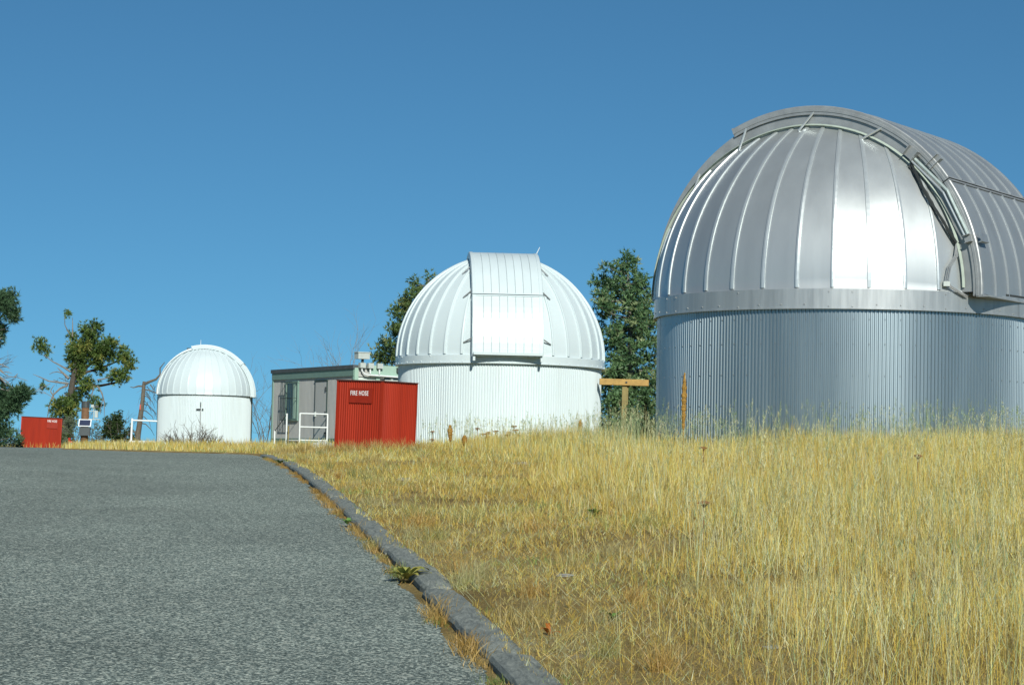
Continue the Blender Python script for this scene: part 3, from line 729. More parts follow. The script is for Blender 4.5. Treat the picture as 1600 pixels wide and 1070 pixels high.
D = 104.0; s_ = D / 3400; qx = (112.5 - 800) * s_; qz = g(qx, D) - .3
T = thing('red_post', 'short red marker post beside the distant shelter', 'post', (qx, D, qz)); hgt = EYE + (720 - 13.5 - 684) * s_ - qz
MB().box((0, 0, hgt / 2), (.11, .10, hgt)).build('stake', MAT['red'], T); MB().box((.09, -.02, hgt - .20), (.10, .05, .08)).build('reflector', MAT['pink'], T)
D = 82.0; s_ = D / 3400; qx = (217 - 800) * s_; qz = g(qx, D) - .2
T = thing('thin_stake', 'thin leaning dark stake at the road crest by the snag', 'stake', (qx, D, qz)); hgt = EYE + (720 - 11.6 - 684) * s_ - qz
MB().tube([(-.06, 0, 0), (.02, 0, hgt * .6), (.06, .02, hgt)], [.022, .02, .016], 6).build('rod', MAT['bark_grey'], T); MB().box((.065, .0, hgt - .03), (.05, .03, .06)).build('tip', MAT['steel_dark'], T)

# pale rock beside the shelter
def rock(label, x, y, r, sc, seed, mat):
    rg = random.Random(seed); V = []; F = []; nu, nv = 10, 6
    for j in range(nv + 1):
        for i in range(nu):
            a = 2 * PI * i / nu; e = -.5 + 2.0 * j / nv; e = min(e, PI / 2)
            q = 1 + rg.uniform(-.16, .16); V.append((r * sc[0] * q * math.cos(a) * math.cos(e), r * sc[1] * q * math.sin(a) * math.cos(e), r * sc[2] * (math.sin(e) + .25) * q))
    for j in range(nv):
        for i in range(nu): F.append((j * nu + i, j * nu + (i + 1) % nu, (j + 1) * nu + (i + 1) % nu, (j + 1) * nu + i))
    mb = MB(); mb.add(V, F); o = mb.build('rock', mat, None); o.location = (x, y, g(x, y)); tag(o, label, 'rock'); return o
rock('pale rounded rock at the left foot of the red shelter', (509 - 800) / 3400 * 56, 56, .34, (1.2, .8, .6), 4, MAT['concrete'])

# ------------------------------------------------------------------ foliage helpers
def needles(name, P, outd, length, width, cols, parent, mat, k=7, spread=1.0, rng=RNG):
    n = len(P); P = np.repeat(P, k, 0); O = np.repeat(outd, k, 0); C = np.repeat(cols, k, 0)
    d = O + rng.normal(0, spread, (n * k, 3)); d /= np.linalg.norm(d, axis=1)[:, None] + 1e-9
    s = np.cross(d, rng.normal(0, 1, (n * k, 3))); s /= np.linalg.norm(s, axis=1)[:, None] + 1e-9
    L = (length * rng.uniform(.6, 1.25, n * k))[:, None]; Wd = (width * rng.uniform(.7, 1.3, n * k))[:, None]
    V = np.empty((n * k, 3, 3)); V[:, 0] = P - s * Wd * .5; V[:, 1] = P + s * Wd * .5; V[:, 2] = P + d * L
    V[:, 2] += s * Wd * .15
    C = C * rng.uniform(.8, 1.2, (n * k, 1))
    me = np_mesh(name, V.reshape(-1, 3), np.arange(n * k * 3), np.arange(n * k) * 3, np.full(n * k, 3), False, np.repeat(C, 3, 0))
    return link(name, me, mat, parent)

def clump_points(clumps, dens, rng, size_ref):
    """clumps: (x,y,z,rx,ry,rz) -> points in small sub-clumps, outward directions"""
    P = []; O = []; K = []
    for (cx, cy, cz, rx, ry, rz) in clumps:
        c = np.array([cx, cy, cz]); r = np.array([rx, ry, rz])
        vol = (rx * ry * rz) ** (1 / 3)
        ns = max(3, int(dens * (vol / size_ref) ** 2.2))
        u = rng.normal(0, 1, (ns, 3)); u /= np.linalg.norm(u, axis=1)[:, None]
        q = c + u * r * (rng.uniform(.25, 1.05, (ns, 1)) ** .7)
        m = 9
        off = rng.normal(0, 1, (ns, m, 3)) * size_ref * .36
        pp = (q[:, None, :] + off).reshape(-1, 3)
        oo = np.repeat(u, m, 0) * .8 + off.reshape(-1, 3) / size_ref * .9 + np.array([0, 0, .35])
        kk = np.repeat(rng.uniform(0, 1, ns), m)
        P.append(pp); O.append(oo); K.append(kk)
    return np.concatenate(P), np.concatenate(O), np.concatenate(K)

def shade_cols(K, ca, cb, cc=None):
    ca, cb = np.array(ca), np.array(cb); c = ca + (cb - ca) * K[:, None]
    if cc is not None:
        m = K > .86; c[m] = np.array(cc)
    return c

def limb(mb, pts, r0, r1, rg, wob=.03, seg=6):
    """smooth wobbling limb through pts"""
    out = [Vector(pts[0])]
    for a, b in zip(pts[:-1], pts[1:]):
        a, b = Vector(a), Vector(b); L = (b - a).length; n = max(1, int(L / .35))
        for i in range(1, n + 1):
            p = a.lerp(b, i / n)
            if i < n: p = p + Vector((rg.uniform(-1, 1), rg.uniform(-1, 1), rg.uniform(-1, 1))) * wob * L
            out.append(p)
    m = len(out); mb.tube(out, [r0 + (r1 - r0) * i / (m - 1) for i in range(m)], seg)
    return out

def twigs(mb, a, d, L, r, lev, rg, droop=0.0):
    """recursive bare branching"""
    a = Vector(a); d = Vector(d).normalized(); pts = [a]; p = a.copy(); n = 4
    for i in range(n):
        d = (d + Vector((rg.uniform(-1, 1), rg.uniform(-1, 1), rg.uniform(-.8, .8))) * .24 + Vector((0, 0, -droop * .15))).normalized(); p = p + d * L / n; pts.append(p.copy())
    mb.tube(pts, [r * (1 - .6 * i / n) for i in range(n + 1)], 5 if r > .02 else 3, False)
    if lev > 0:
        for q in range(rg.choice((3, 4, 4))):
            i = rg.randint(1, n); nd = (d + Vector((rg.uniform(-1, 1), rg.uniform(-1, 1), rg.uniform(-.5, .9))) * .85).normalized()
            twigs(mb, pts[i], nd, L * rg.uniform(.5, .75), r * .5, lev - 1, rg, droop)

# juniper on the left (offsets measured in metres from the trunk base)
def juniper():
    D = 118.0; s = D / 3400 / 3.82; bx_ = (413 / 3.82 - 800) * D / 3400; bz_ = g(bx_, D) - .6
    zof = EYE + (720 - 13.8 - 440) * D / 3400 - bz_
    q = lambda x, y, d=0.0: Vector(((x - 413) * s, d, zof - y * s))
    rg = random.Random(21); rng = np.random.default_rng(21)
    T = thing('juniper_tree', 'twisted dark juniper with bare side limbs standing behind the distant red shelter', 'tree', (bx_, D, bz_))
    mb = MB()
    limb(mb, [Vector((0, 0, 0)), q(405, 900), q(425, 700), q(440, 580), q(470, 450), q(520, 340), q(560, 260)], .30, .05, rg, .02, 8)
    limb(mb, [q(440, 580), q(520, 500, .4), q(600, 420, .5), q(690, 370, .3)], .10, .03, rg)
    limb(mb, [q(430, 640), q(590, 618, .3), q(700, 595, .2), q(780, 500, .1)], .12, .03, rg)
    limb(mb, [q(450, 560), q(560, 520, .5), q(650, 485, .6), q(740, 440, .6)], .10, .03, rg)
    mb.build('trunk', MAT['bark'], T)
    mb = MB()
    for pts, r in (([(420, 610), (370, 605), (300, 597), (250, 575), (205, 558)], .07), ([(430, 540), (390, 515), (320, 480), (285, 455), (262, 440)], .06), ([(420, 580), (380, 545), (345, 515)], .09), ([(385, 550), (350, 540), (320, 545), (298, 556)], .035),
                   ([(415, 620), (370, 640), (330, 680), (310, 740), (302, 800), (296, 830)], .065), ([(330, 680), (313, 660), (318, 640), (334, 618)], .04), ([(590, 620), (620, 660), (638, 720), (640, 800)], .045), ([(600, 625), (632, 690), (618, 790)], .03),
                   ([(570, 620), (560, 690), (545, 740)], .03), ([(434, 330), (432, 260), (428, 215)], .04), ([(412, 310), (390, 260), (390, 195)], .03), ([(490, 420), (500, 385), (530, 380), (560, 405)], .05), ([(590, 585), (640, 575), (680, 560)], .05), ([(330, 690), (345, 720), (370, 745)], .05)):
        dd = rg.uniform(-.5, .3); mb = MB(); limb(mb, [q(x, y, dd * (i / len(pts)) - .25) for i, (x, y) in enumerate(pts)], r, .012, rg, .04); mb.build('bare_branch', MAT['bark_grey'], T)
    for k in range(14):
        mb = MB(); twigs(mb, q(rg.uniform(300, 640), rg.uniform(560, 800), rg.uniform(-.4, .4)), (rg.uniform(-1, 1), rg.uniform(-.5, .5), rg.uniform(-1, .2)), rg.uniform(.4, .9), .02, 1, rg, .6); mb.build('bare_branch', MAT['bark_grey'], T)
    cl = [(460, 470, 70, 70), (520, 370, 85, 65), (560, 275, 30, 50), (530, 300, 45, 45), (440, 400, 50, 60), (415, 330, 25, 25), (600, 400, 65, 55), (660, 370, 50, 40), (720, 425, 45, 45), (765, 480, 48, 50), (735, 555, 52, 45), (690, 575, 35, 30), (600, 510, 35, 40), (540, 610, 48, 32), (470, 560, 45, 60),
          (430, 700, 65, 50), (370, 750, 55, 55), (450, 770, 48, 50), (410, 850, 38, 60), (350, 800, 30, 30), (235, 375, 46, 32), (280, 420, 25, 25), (268, 640, 17, 18), (408, 195, 18, 10), (568, 715, 32, 32), (590, 745, 18, 20), (500, 660, 30, 40), (640, 440, 45, 35), (480, 420, 60, 60), (400, 930, 30, 50), (560, 455, 50, 45)]
    cl = [((x - 413) * s, rng.uniform(-.5, .5), zof - y * s, rx * s * .90, max(rx, ry) * s * .95, ry * s * .90) for x, y, rx, ry in cl]
    P, O, K = clump_points(cl, 13, rng, .34)
    needles('crown', P, O, .17, .042, shade_cols(K, (.045, .090, .026), (.19, .28, .065), (.28, .30, .075)), T, MAT['needle'], 12, .9, rng)
juniper()

def edge_pine():
    D = 100.0; s = D / 3400 / 3.82; bx_ = (-60 / 3.82 - 800) * D / 3400; bz_ = g(bx_, D) - .5
    zof = EYE + (720 - 16 - 440) * D / 3400 - bz_
    q = lambda x, y, d=0.0: Vector(((x + 60) * s, d, zof - y * s))
    rg = random.Random(5); rng = np.random.default_rng(5)
    T = thing('pine_tree', 'ragged pine with dark needle tufts and dead twigs left of the distant shelter', 'tree', (bx_, D, bz_))
    mb = MB()
    limb(mb, [Vector((0, 0, 0)), q(-55, 700), q(-70, 400), q(-60, 60)], .26, .07, rg, .01, 8)
    limb(mb, [q(-60, 720), q(-10, 740), q(30, 690), q(35, 640), q(15, 590), q(-30, 540)], .10, .06, rg)
    limb(mb, [q(-60, 250), q(-10, 220), q(30, 170), q(55, 90)], .07, .02, rg)
    limb(mb, [q(-58, 760), q(40, 720, -.3), q(130, 670, -.4)], .09, .03, rg)
    limb(mb, [q(-58, 880), q(20, 850, .3), q(60, 800, .3)], .07, .02, rg); limb(mb, [q(-58, 960), q(30, 945, -.3), q(105, 925, -.4)], .05, .012, rg); limb(mb, [q(-60, 330), q(-20, 290), q(38, 280)], .05, .01, rg)
    mb.build('trunk', MAT['bark'], T)
    mb = MB()
    for pts in ([(-40, 470), (20, 540), (60, 565), (120, 572), (178, 590)], [(-30, 480), (30, 500), (70, 520)], [(0, 560), (60, 600), (95, 640)], [(-20, 540), (40, 600), (80, 660)], [(100, 570), (118, 548)], [(20, 640), (60, 650), (95, 655)], [(0, 345), (20, 335)], [(-20, 500), (30, 540), (60, 540), (85, 550)]):
        mb = MB(); limb(mb, [q(x, y, -.3) for x, y in pts], .035, .010, rg, .04); mb.build('bare_branch', MAT['bark_grey'], T)
    for k in range(12):
        mb = MB(); twigs(mb, q(rg.uniform(-40, 60), rg.uniform(480, 620), 0), (1, rg.uniform(-.5, .5), rg.uniform(-.6, .5)), .7, .018, 1, rg); mb.build('bare_branch', MAT['bark_grey'], T)
    cl = [(25, 95, 42, 20), (58, 80, 14, 16), (58, 190, 32, 42), (5, 140, 30, 34), (135, 665, 52, 33), (75, 725, 55, 45), (20, 690, 40, 45), (20, 770, 40, 42), (-30, 120, 40, 60), (-40, 300, 40, 60), (-40, 780, 50, 60), (90, 750, 35, 22)]
    sp = [(25, 850, 32, 26), (105, 930, 26, 24), (20, 945, 40, 40), (45, 900, 20, 20)]
    f = lambda L: [((x + 60) * s, rng.uniform(-.4, .4), zof - y * s, rx * s, max(rx, ry) * s, ry * s) for x, y, rx, ry in L]
    P, O, K = clump_points(f(cl), 34, rng, .34); P2, O2, K2 = clump_points(f(sp), 10, rng, .34)
    P = np.concatenate([P, P2]); O = np.concatenate([O, O2]); K = np.concatenate([K, K2])
    needles('crown', P, O, .22, .045, shade_cols(K, (.035, .08, .042), (.10, .18, .085)), T, MAT['needle'], 9, .7, rng)
edge_pine()

def conifer(name, label, D, px, base_py, outline, seed, s_zoom, org, cols, dens=17, lean=0.0, lowest=.06):
    """whorled pine: outline = list of (zoom_y, left, right) in zoom pixels; branch tips follow it"""
    s = D / 3400; bx_ = (px - 800) * s; bz_ = g(bx_, D) - .3
    rg = random.Random(seed); rng = np.random.default_rng(seed)
    zof = lambda y: EYE + (720 + .02 * (px - 800) - (org[1] + y / s_zoom)) * s - bz_
    xof = lambda x: (org[0] + x / s_zoom - px) * s
    T = thing(name, label, 'tree', (bx_, D, bz_))
    top = zof(outline[0][0]); mb = MB(); tw = MB()
    topx = xof((outline[0][1] + outline[0][2]) / 2)
    tr = limb(mb, [(0, 0, 0), (.02, .05, top * .35), (.0, 0, top * .7), (topx, 0, top)], .05 + top * .022, .025, rg, .008, 8)
    ys = [o[0] for o in outline]; cl = []
    z = top * lowest
    while z < top - .12:
        # left/right extent at this height
        zi = [zof(y) for y in ys][::-1]; l = np.interp(z, zi, [xof(o[1]) for o in outline][::-1]); r = np.interp(z, zi, [xof(o[2]) for o in outline][::-1])
        cx = topx * (z / top) ** 2; nb = 5 if z < top * .85 else 3; a0 = rg.uniform(0, 6.28)
        for k in range(nb):
            a = a0 + 2 * PI * k / nb + rg.uniform(-.35, .35); ca, sa = math.cos(a), math.sin(a)
            ext = (r - cx) if ca > 0 else (cx - l); dep = .5 * (r - l)
            ln = math.hypot(ca * max(ext, .15), sa * max(dep, .15)) * rg.uniform(.62, 1.04)
            dz = ln * rg.uniform(-.02, .34)
            st = Vector((cx, 0, z)); en = st + Vector((ca * ln, sa * ln, dz)); mid = st.lerp(en, .5) + Vector((0, 0, -.06 * ln))
            if rg.random() < .9: limb(tw, [st, mid, en], .018 + .014 * ln, .007, rg, .03, 4)
            nc = max(1, int(ln / .34))
            for q in range(nc):
                f = .38 + .62 * (q + rg.random()) / nc
                p = st.lerp(en, f) + Vector((rg.uniform(-.16, .16), rg.uniform(-.16, .16), rg.uniform(-.03, .17)))
                rr_ = rg.uniform(.13, .24); cl.append((p.x, p.y, p.z, rr_, rr_, rr_ * .8))
        z += rg.uniform(.26, .42)
    cl.append((topx, 0, top, .09, .09, .14))
    mb.build('trunk', MAT['bark_grey'], T, True); tw.build('branches', MAT['bark_grey'], T)
    P, O, K = clump_points(cl, dens, rng, .30)
    needles('crown', P, O, .17, .048, shade_cols(K, *cols), T, MAT['needle'], 6, .8, rng)
    return T
conifer('pine_tree', 'full green pine with pale trunk between the white and silver domes', 78.0, 985, 660,
        [(50, 262, 310), (95, 250, 365), (140, 100, 370), (200, 90, 420), (280, 60, 445), (420, 70, 500), (600, 60, 540), (800, 60, 560), (1000, 40, 560)], 31, 3.69, (900, 390),
        ((.055, .125, .055), (.16, .27, .11), (.26, .32, .15)), 7)
conifer('pine_tree', 'dark pine showing behind the left shoulder of the white dome', 88.0, 650, 600,
        [(265, 420, 480), (330, 360, 600), (400, 280, 640), (480, 180, 680), (600, 120, 700), (700, 65, 720), (800, 10, 740), (900, -15, 760), (1000, -10, 760), (1300, 60, 700)], 12, 5.095, (580, 380),
        ((.055, .11, .04), (.15, .22, .07), (.23, .26, .09)), 7)

# dead snag beside the small dome
def snag():
    D = 98.5; s = D / 3400 / 5.35; bx_ = (180 + 205 / 5.35 - 800) * D / 3400; bz_ = g(bx_, D) - .2
    zof = EYE + (720 - 11.8 - 520) * D / 3400 - bz_
    q = lambda x, y, d=0.0: Vector(((x - 205) * s, d, zof - y * s))
    rg = random.Random(9)
    T = thing('dead_snag', 'leaning broken dead tree trunk with bare limbs beside the small dome', 'tree', (bx_, D, bz_))
    mb = MB(); limb(mb, [Vector((0, 0, -.1)), q(208, 860), q(225, 700), q(240, 560), q(246, 430), q(248, 405)], .15, .07, rg, .008, 9); mb.build('trunk', MAT['bark_brown'], T)
    mb = MB()
    limb(mb, [q(246, 430), q(290, 410, -.1), q(350, 385, -.1), q(380, 345, 0), (q(378, 290, 0)), q(415, 240, 0)], .075, .015, rg, .03)
    limb(mb, [q(244, 445), q(200, 445), q(160, 458), q(132, 452)], .05, .014, rg, .03)
    limb(mb, [q(248, 470), q(300, 480), q(350, 500), q(400, 515)], .04, .012, rg, .03)
    limb(mb, [q(300, 430), (q(330, 470)), q(350, 440)], .03, .010, rg, .03)
    limb(mb, [q(208, 860, -.1), q(160, 810, -.1), q(120, 890, -.1)], .035, .01, rg, .03)
    for y0, L in ((500, 70), (520, 90), (590, 110), (640, 100), (690, 90), (750, 110), (820, 100), (480, 60), (560, 70)):
        x0 = 240 - (y0 - 430) * .085; sg = 1 if rg.random() < .78 else -1
        limb(mb, [q(x0, y0), q(x0 + sg * L * .5, y0 + 10, rg.uniform(-.2, .2)), q(x0 + sg * L, y0 + 55, rg.uniform(-.3, .3)), q(x0 + sg * L * 1.15, y0 + 105, rg.uniform(-.3, .3))], .028, .006, rg, .05, 4)
    for k in range(10): twigs(mb, q(rg.uniform(240, 370), rg.uniform(410, 620), 0), (rg.uniform(-.3, 1), rg.uniform(-.4, .4), rg.uniform(-1, .1)), .5, .014, 1, rg, .6)
    mb.build('bare_branches', MAT['bark_brown'], T)
    mb = MB(); mb.box(q(226, 620, -.125), (.05, .02, .24)); mb.build('ribbon', MAT['pink'], T)
snag()

def bare_shrub(label, px, D, h, n, seed, spread=.6, r=.025, lev=2, name='bare_shrub', mat='twig', lift=-.1, cat='shrub', dz=.0):
    bx_ = (px - 800) / 3400 * D; bz_ = g(bx_, D) + lift; rg = random.Random(seed)
    T = thing(name, label, cat, (bx_, D, bz_)); 
    for k in range(n):
        mb = MB(); a = rg.uniform(0, 6.28)
        twigs(mb, (rg.uniform(-.12, .12) * spread, rg.uniform(-.12, .12) * spread, 0), (math.cos(a) * spread, math.sin(a) * spread, 1), h * rg.uniform(.5, .8), r * rg.uniform(.6, 1), lev, rg, dz)
        mb.build('stem', MAT[mat], T)
    return T
bare_shrub('leafless tangled shrub between the small dome and the trailer', 414, 100, 3.2, 5, 3, .5, .03, 3, dz=.1)
bare_shrub('tall leafless tree top rising behind the trailer roof', 522, 96, 4.6, 4, 8, .40, .04, 3, 'bare_tree', 'bark_grey', cat='tree')

def bush(label, px, D, w_, h, dens, cols, seed, name='bush', nlen=.13, nwid=.05, lift=0.0, k=6, twig='twig', spread=.9):
    bx_ = (px - 800) / 3400 * D; bz_ = g(bx_, D) - .1 + lift; rg = random.Random(seed); rng = np.random.default_rng(seed)
    T = thing(name, label, 'bush', (bx_, D, bz_)); mb = MB()
    for q in range(9): twigs(mb, (rg.uniform(-.3, .3) * w_, rg.uniform(-.2, .2), 0), (rg.uniform(-.6, .6), rg.uniform(-.5, .5), 1), h * .62, .02, 1, rg)
    mb.build('stems', MAT[twig], T)
    cl = []
    for q in range(16):
        x = rg.uniform(-.5, .5) * w_; top = h * (1 - (abs(x) / (w_ * .62)) ** 2); r_ = rg.uniform(.16, .30)
        cl.append((x, rg.uniform(-.35, .35) * w_ * .6, rg.uniform(.15, max(.2, top)), r_, r_, r_))
    P, O, K = clump_points(cl, dens, rng, .30); needles('foliage', P, O, nlen, nwid, shade_cols(K, *cols), T, MAT['needle'], k, spread, rng)
    return T
bush('small dark green shrub right of the instrument pole', 189, 112, 1.25, 2.0, 16, ((.025, .05, .018), (.06, .10, .03)), 4, lift=.2)
bush('pale grey green brush behind the instrument pole', 160, 114, 1.5, 1.35, 5, ((.12, .15, .11), (.20, .23, .17)), 7, nwid=.025)
bush('thin pale green brush at the foot of the juniper', 121, 112, 1.2, 1.8, 4, ((.10, .14, .08), (.17, .21, .13)), 17, nwid=.03)
bush('low leafy scrub under the ragged pine', 12, 104, 1.6, 1.3, 5, ((.06, .10, .04), (.13, .18, .08)), 27, nwid=.04)
def dry_bush():
    px, D = 305, 91.0; bx_ = (px - 800) / 3400 * D; bz_ = g(bx_, D) - .05; rg = random.Random(14)
    T = thing('dry_bush', 'spreading dry grey twiggy bush in front of the small dome doors', 'bush', (bx_, D, bz_))
    for q in range(52):
        mb = MB(); x = rg.uniform(-1.5, 1.35); a = (rg.uniform(-.8, .8) + x * .35, rg.uniform(-.5, .5), 1)
        twigs(mb, (x * .75, rg.uniform(-.4, .4), 0), a, rg.uniform(.42, .80) * (1.15 - .35 * abs(x)), .026, 2, rg)
        mb.build('stem', MAT['twig'], T)
dry_bush()

# ------------------------------------------------------------------ grass
PAL = np.array([(.70, .53, .11), (.76, .66, .23), (.58, .40, .085), (.54, .55, .17), (.52, .58, .34), (.72, .70, .40), (.17, .29, .07), (.40, .29, .10)])
def noise2(x, y, f, seed):
    r = np.random.default_rng(seed); out = np.zeros_like(x)
    for k in range(6):
        a = r.uniform(0, 6.28); ff = f * r.uniform(.6, 1.7); out += np.sin((x * math.cos(a) + y * math.sin(a)) * ff + r.uniform(0, 6.28))
    return out / 6 * 1.6

def blades(name, pos, h, w_, az, lean, curve, col, rng, droop=0.0):
    n = len(pos); d = np.stack([np.cos(az), np.sin(az), np.zeros(n)], 1)
    fa = rng.uniform(0, 2 * PI, n); s = np.stack([np.cos(fa), np.sin(fa), np.zeros(n)], 1)
    up = np.array([0, 0, 1.0])
    V = np.empty((n, 7, 3)); ts = (0, .38, .72, 1.0); wf = (1, .85, .55)
    for i, t in enumerate(ts):
        hor = lean * t + curve * t * t
        c = pos + up * (h * t * np.sqrt(np.clip(1 - hor ** 2 * .35, .1, 1)))[:, None] + d * (h * hor)[:, None]
        if i < 3:
            V[:, 2 * i] = c - s * (w_ * wf[i] * .5)[:, None]; V[:, 2 * i + 1] = c + s * (w_ * wf[i] * .5)[:, None]
        else: V[:, 6] = c
    b = (np.arange(n) * 7)[:, None]
    q = np.concatenate([b + np.array([[0, 1, 3, 2]]), b + np.array([[2, 3, 5, 4]]), b + np.array([[4, 5, 6]])], 1).ravel()
    tot = np.tile([4, 4, 3], n); st = np.concatenate([[0], np.cumsum(tot)[:-1]])
    me = np_mesh(name, V.reshape(-1, 3), q, st, tot, False, np.repeat(col, 7, 0))
    return me, V[:, 6]

FOOT = [(bx, by, 3.85), (mx, my, 2.78), (lx, ly, 2.0)]
def keep(x, y):
    s = x - xk(y); ok = (s > KERBW - .03) | (s < -ROADW - .1) | (y > 108.5)
    for cx, cy, r in FOOT: ok &= (x - cx) ** 2 + (y - cy) ** 2 > r * r
    c, sn = math.cos(a35), math.sin(a35); lxr = (x - rx) * c + (y - ry) * sn; lyr = -(x - rx) * sn + (y - ry) * c
    ok &= ~((lxr > -1.32) & (lxr < .02) & (lyr > -.02) & (lyr < 1.28))
    return ok
def boundary(y): return np.interp(y, [0, 11, 15, 20, 27, 36, 46, 60], [1.2, 1.0, 1.1, 1.25, 1.2, .5, -.9, -3.3])
def pick(rng, n, wts, x, y, seed):
    """palette choice with patchy weighting"""
    nz = noise2(x, y, 1.3, seed); nz2 = noise2(x, y, .5, seed + 1)
    w0 = np.array(wts)[None, :] * np.ones((n, 1))
    w0[:, 2] *= np.clip(1 + 1.2 * nz, .2, 3); w0[:, 1] *= np.clip(1 - 1.0 * nz, .2, 3); w0[:, 5] *= np.clip(1 - 1.2 * nz2, .15, 3); w0[:, 4] *= np.clip(1 + 1.2 * nz2, .15, 3); w0[:, 7] *= np.clip(1 + 1.2 * nz, .1, 3)
    cs = np.cumsum(w0 / w0.sum(1, keepdims=True), 1); k = (rng.random((n, 1)) > cs).sum(1).clip(0, 7)
    return PAL[k] * rng.uniform(.78, 1.2, (n, 1)) * rng.uniform(.94, 1.06, (n, 3))

def polar(rng, n, d0, d1, th0, th1, pw):
    """distance weighted so that far ground gets fewer blades"""
    u = rng.random(n); d = (d0 ** pw + u * (d1 ** pw - d0 ** pw)) ** (1 / pw); th = rng.uniform(th0, th1, n); return d * th, d

def tall_grass():
    rng = np.random.default_rng(40)
    x, y = polar(rng, 330000, 8.5, 60, -.10, .30, 1.45)
    # gather into tussocks
    tx, ty = np.round(x / .16), np.round(y / .16); hsh = np.sin(tx * 12.9898 + ty * 78.233) * 43758.5453; hsh -= np.floor(hsh)
    h2 = np.sin(tx * 39.3 + ty * 11.1) * 24634.63; h2 -= np.floor(h2)
    cxp, cyp = (tx + (hsh - .5) * .8) * .16, (ty + (h2 - .5) * .8) * .16
    pull = rng.uniform(.0, .75, len(x)); x = x + (cxp - x) * pull; y = y + (cyp - y) * pull
    e = x - boundary(y); dens = np.clip((e + .7 * noise2(x, y, 1.3, 3) + .35) / 1.5, .035, 1)
    patch = noise2(x, y, 1.05, 9)
    bare = np.clip(1.15 - 1.3 * np.clip(patch + .22, 0, 1) * np.clip((28 - y) / 10, .12, 1), .05, 1) * np.clip(.26 + (y - 9) / 16, .26, 1)
    ok = keep(x, y) & (rng.random(len(x)) < dens * bare * (.55 + .45 * hsh))
    x, y, hsh, e = x[ok], y[ok], hsh[ok], e[ok]; n = len(x)
    pos = np.stack([x, y, gz(x, y) - .02], 1)
    hh = (.34 + .12 * noise2(x, y, .8, 5) + .09 * noise2(x, y, 2.3, 6) + .16 * (hsh - .5)) * np.clip(.62 + .38 * e / 1.6, .5, 1)
    h = np.clip(hh, .12, .75) * rng.uniform(.45, 1.35, n)
    near_dome = np.clip(1 - (np.hypot(x - bx, y - by) - 3.9) / 3.5, 0, 1); h *= 1 + .25 * near_dome
    w_ = np.clip(.0034 * (y / 14) ** .85, .0028, .011) * rng.uniform(.7, 1.4, n)
    col = pick(rng, n, [.32, .28, .13, .06, .06, .12, .008, .05], x, y, 50)
    mid = np.clip(np.clip(1 - (np.hypot(x - mx, y - my) - 2.8) / 3.0, 0, 1) + near_dome, 0, 1)
    g_ = (rng.random(n) < .30 * mid); col[g_] = np.array((.26, .33, .13)) * rng.uniform(.8, 1.2, (g_.sum(), 1))
    gg = rng.random(n) < np.clip(noise2(x, y, .45, 77) - .4, 0, .6) * .35; col[gg] = np.array((.45, .47, .22)) * rng.uniform(.8, 1.2, (gg.sum(), 1))
    az = rng.uniform(0, 2 * PI, n); lean = np.abs(rng.normal(.0, .17, n)); curve = np.abs(rng.normal(0, .12, n))
    fl = rng.random(n) < .10; lean[fl] += rng.uniform(.3, .8, fl.sum())
    me, tip = blades('dry_meadow_grass', pos, h, w_, az, lean, curve, col, rng)
    tag(link('dry_meadow_grass', me, MAT['grass']), 'tall golden dry grass covering the slope below the silver dome', 'grass', kind='stuff')
    # taller stems with feathery seed heads
    m = 7000; x, y = polar(rng, m * 3, 9, 57, -.08, .29, 1.5)
    nd = np.clip(1 - np.abs(np.hypot(x - bx, y - by) - 4.6) / 1.6, 0, 1) + np.clip(1 - np.abs(np.hypot(x - mx, y - my) - 3.6) / 1.6, 0, 1)
    ok = keep(x, y) & (x - boundary(y) > .2) & (rng.random(len(x)) < np.where(y < 22, .30, .16) + .9 * nd); x, y, nd = x[ok], y[ok], nd[ok]; n = len(x)
    pos = np.stack([x, y, gz(x, y) - .02], 1); h = rng.uniform(.48, .8, n) + .34 * np.clip(nd, 0, 1) * rng.random(n); h *= np.where(y < 22, .92, 1.0)
    cc = np.where((rng.random(n) < .25 + .5 * np.clip(nd, 0, 1))[:, None], np.array([[.34, .44, .22]]), np.array([[.64, .64, .36]])) * rng.uniform(.8, 1.15, (n, 1))
    me, tip = blades('seed_stems', pos, h, np.clip(.0036 * (y / 16) ** .8, .003, .010), rng.uniform(0, 6.28, n), np.abs(rng.normal(0, .10, n)), np.abs(rng.normal(0, .10, n)), cc, rng)
    root = link('seed_stems', me, MAT['grass']); tag(root, 'taller pale stems with feathery seed heads rising out of the dry grass', 'grass', kind='stuff')
    k = 11; p2 = np.repeat(tip, k, 0); n2 = len(p2); p2 = p2 - np.array([0, 0, 1.0]) * rng.uniform(0, .17, n2)[:, None] + rng.normal(0, .006, (n2, 3))
    me, _ = blades('seed_heads', p2, rng.uniform(.025, .06, n2), np.clip(.0035 * (p2[:, 1] / 16) ** .7, .003, .008), rng.uniform(0, 6.28, n2), rng.uniform(.2, .8, n2), rng.uniform(0, .3, n2), np.repeat(cc, k, 0) * rng.uniform(.75, 1.15, (n2, 1)), rng)
    tag(link('seed_heads', me, MAT['grass'], root), kind='stuff')
tall_grass()

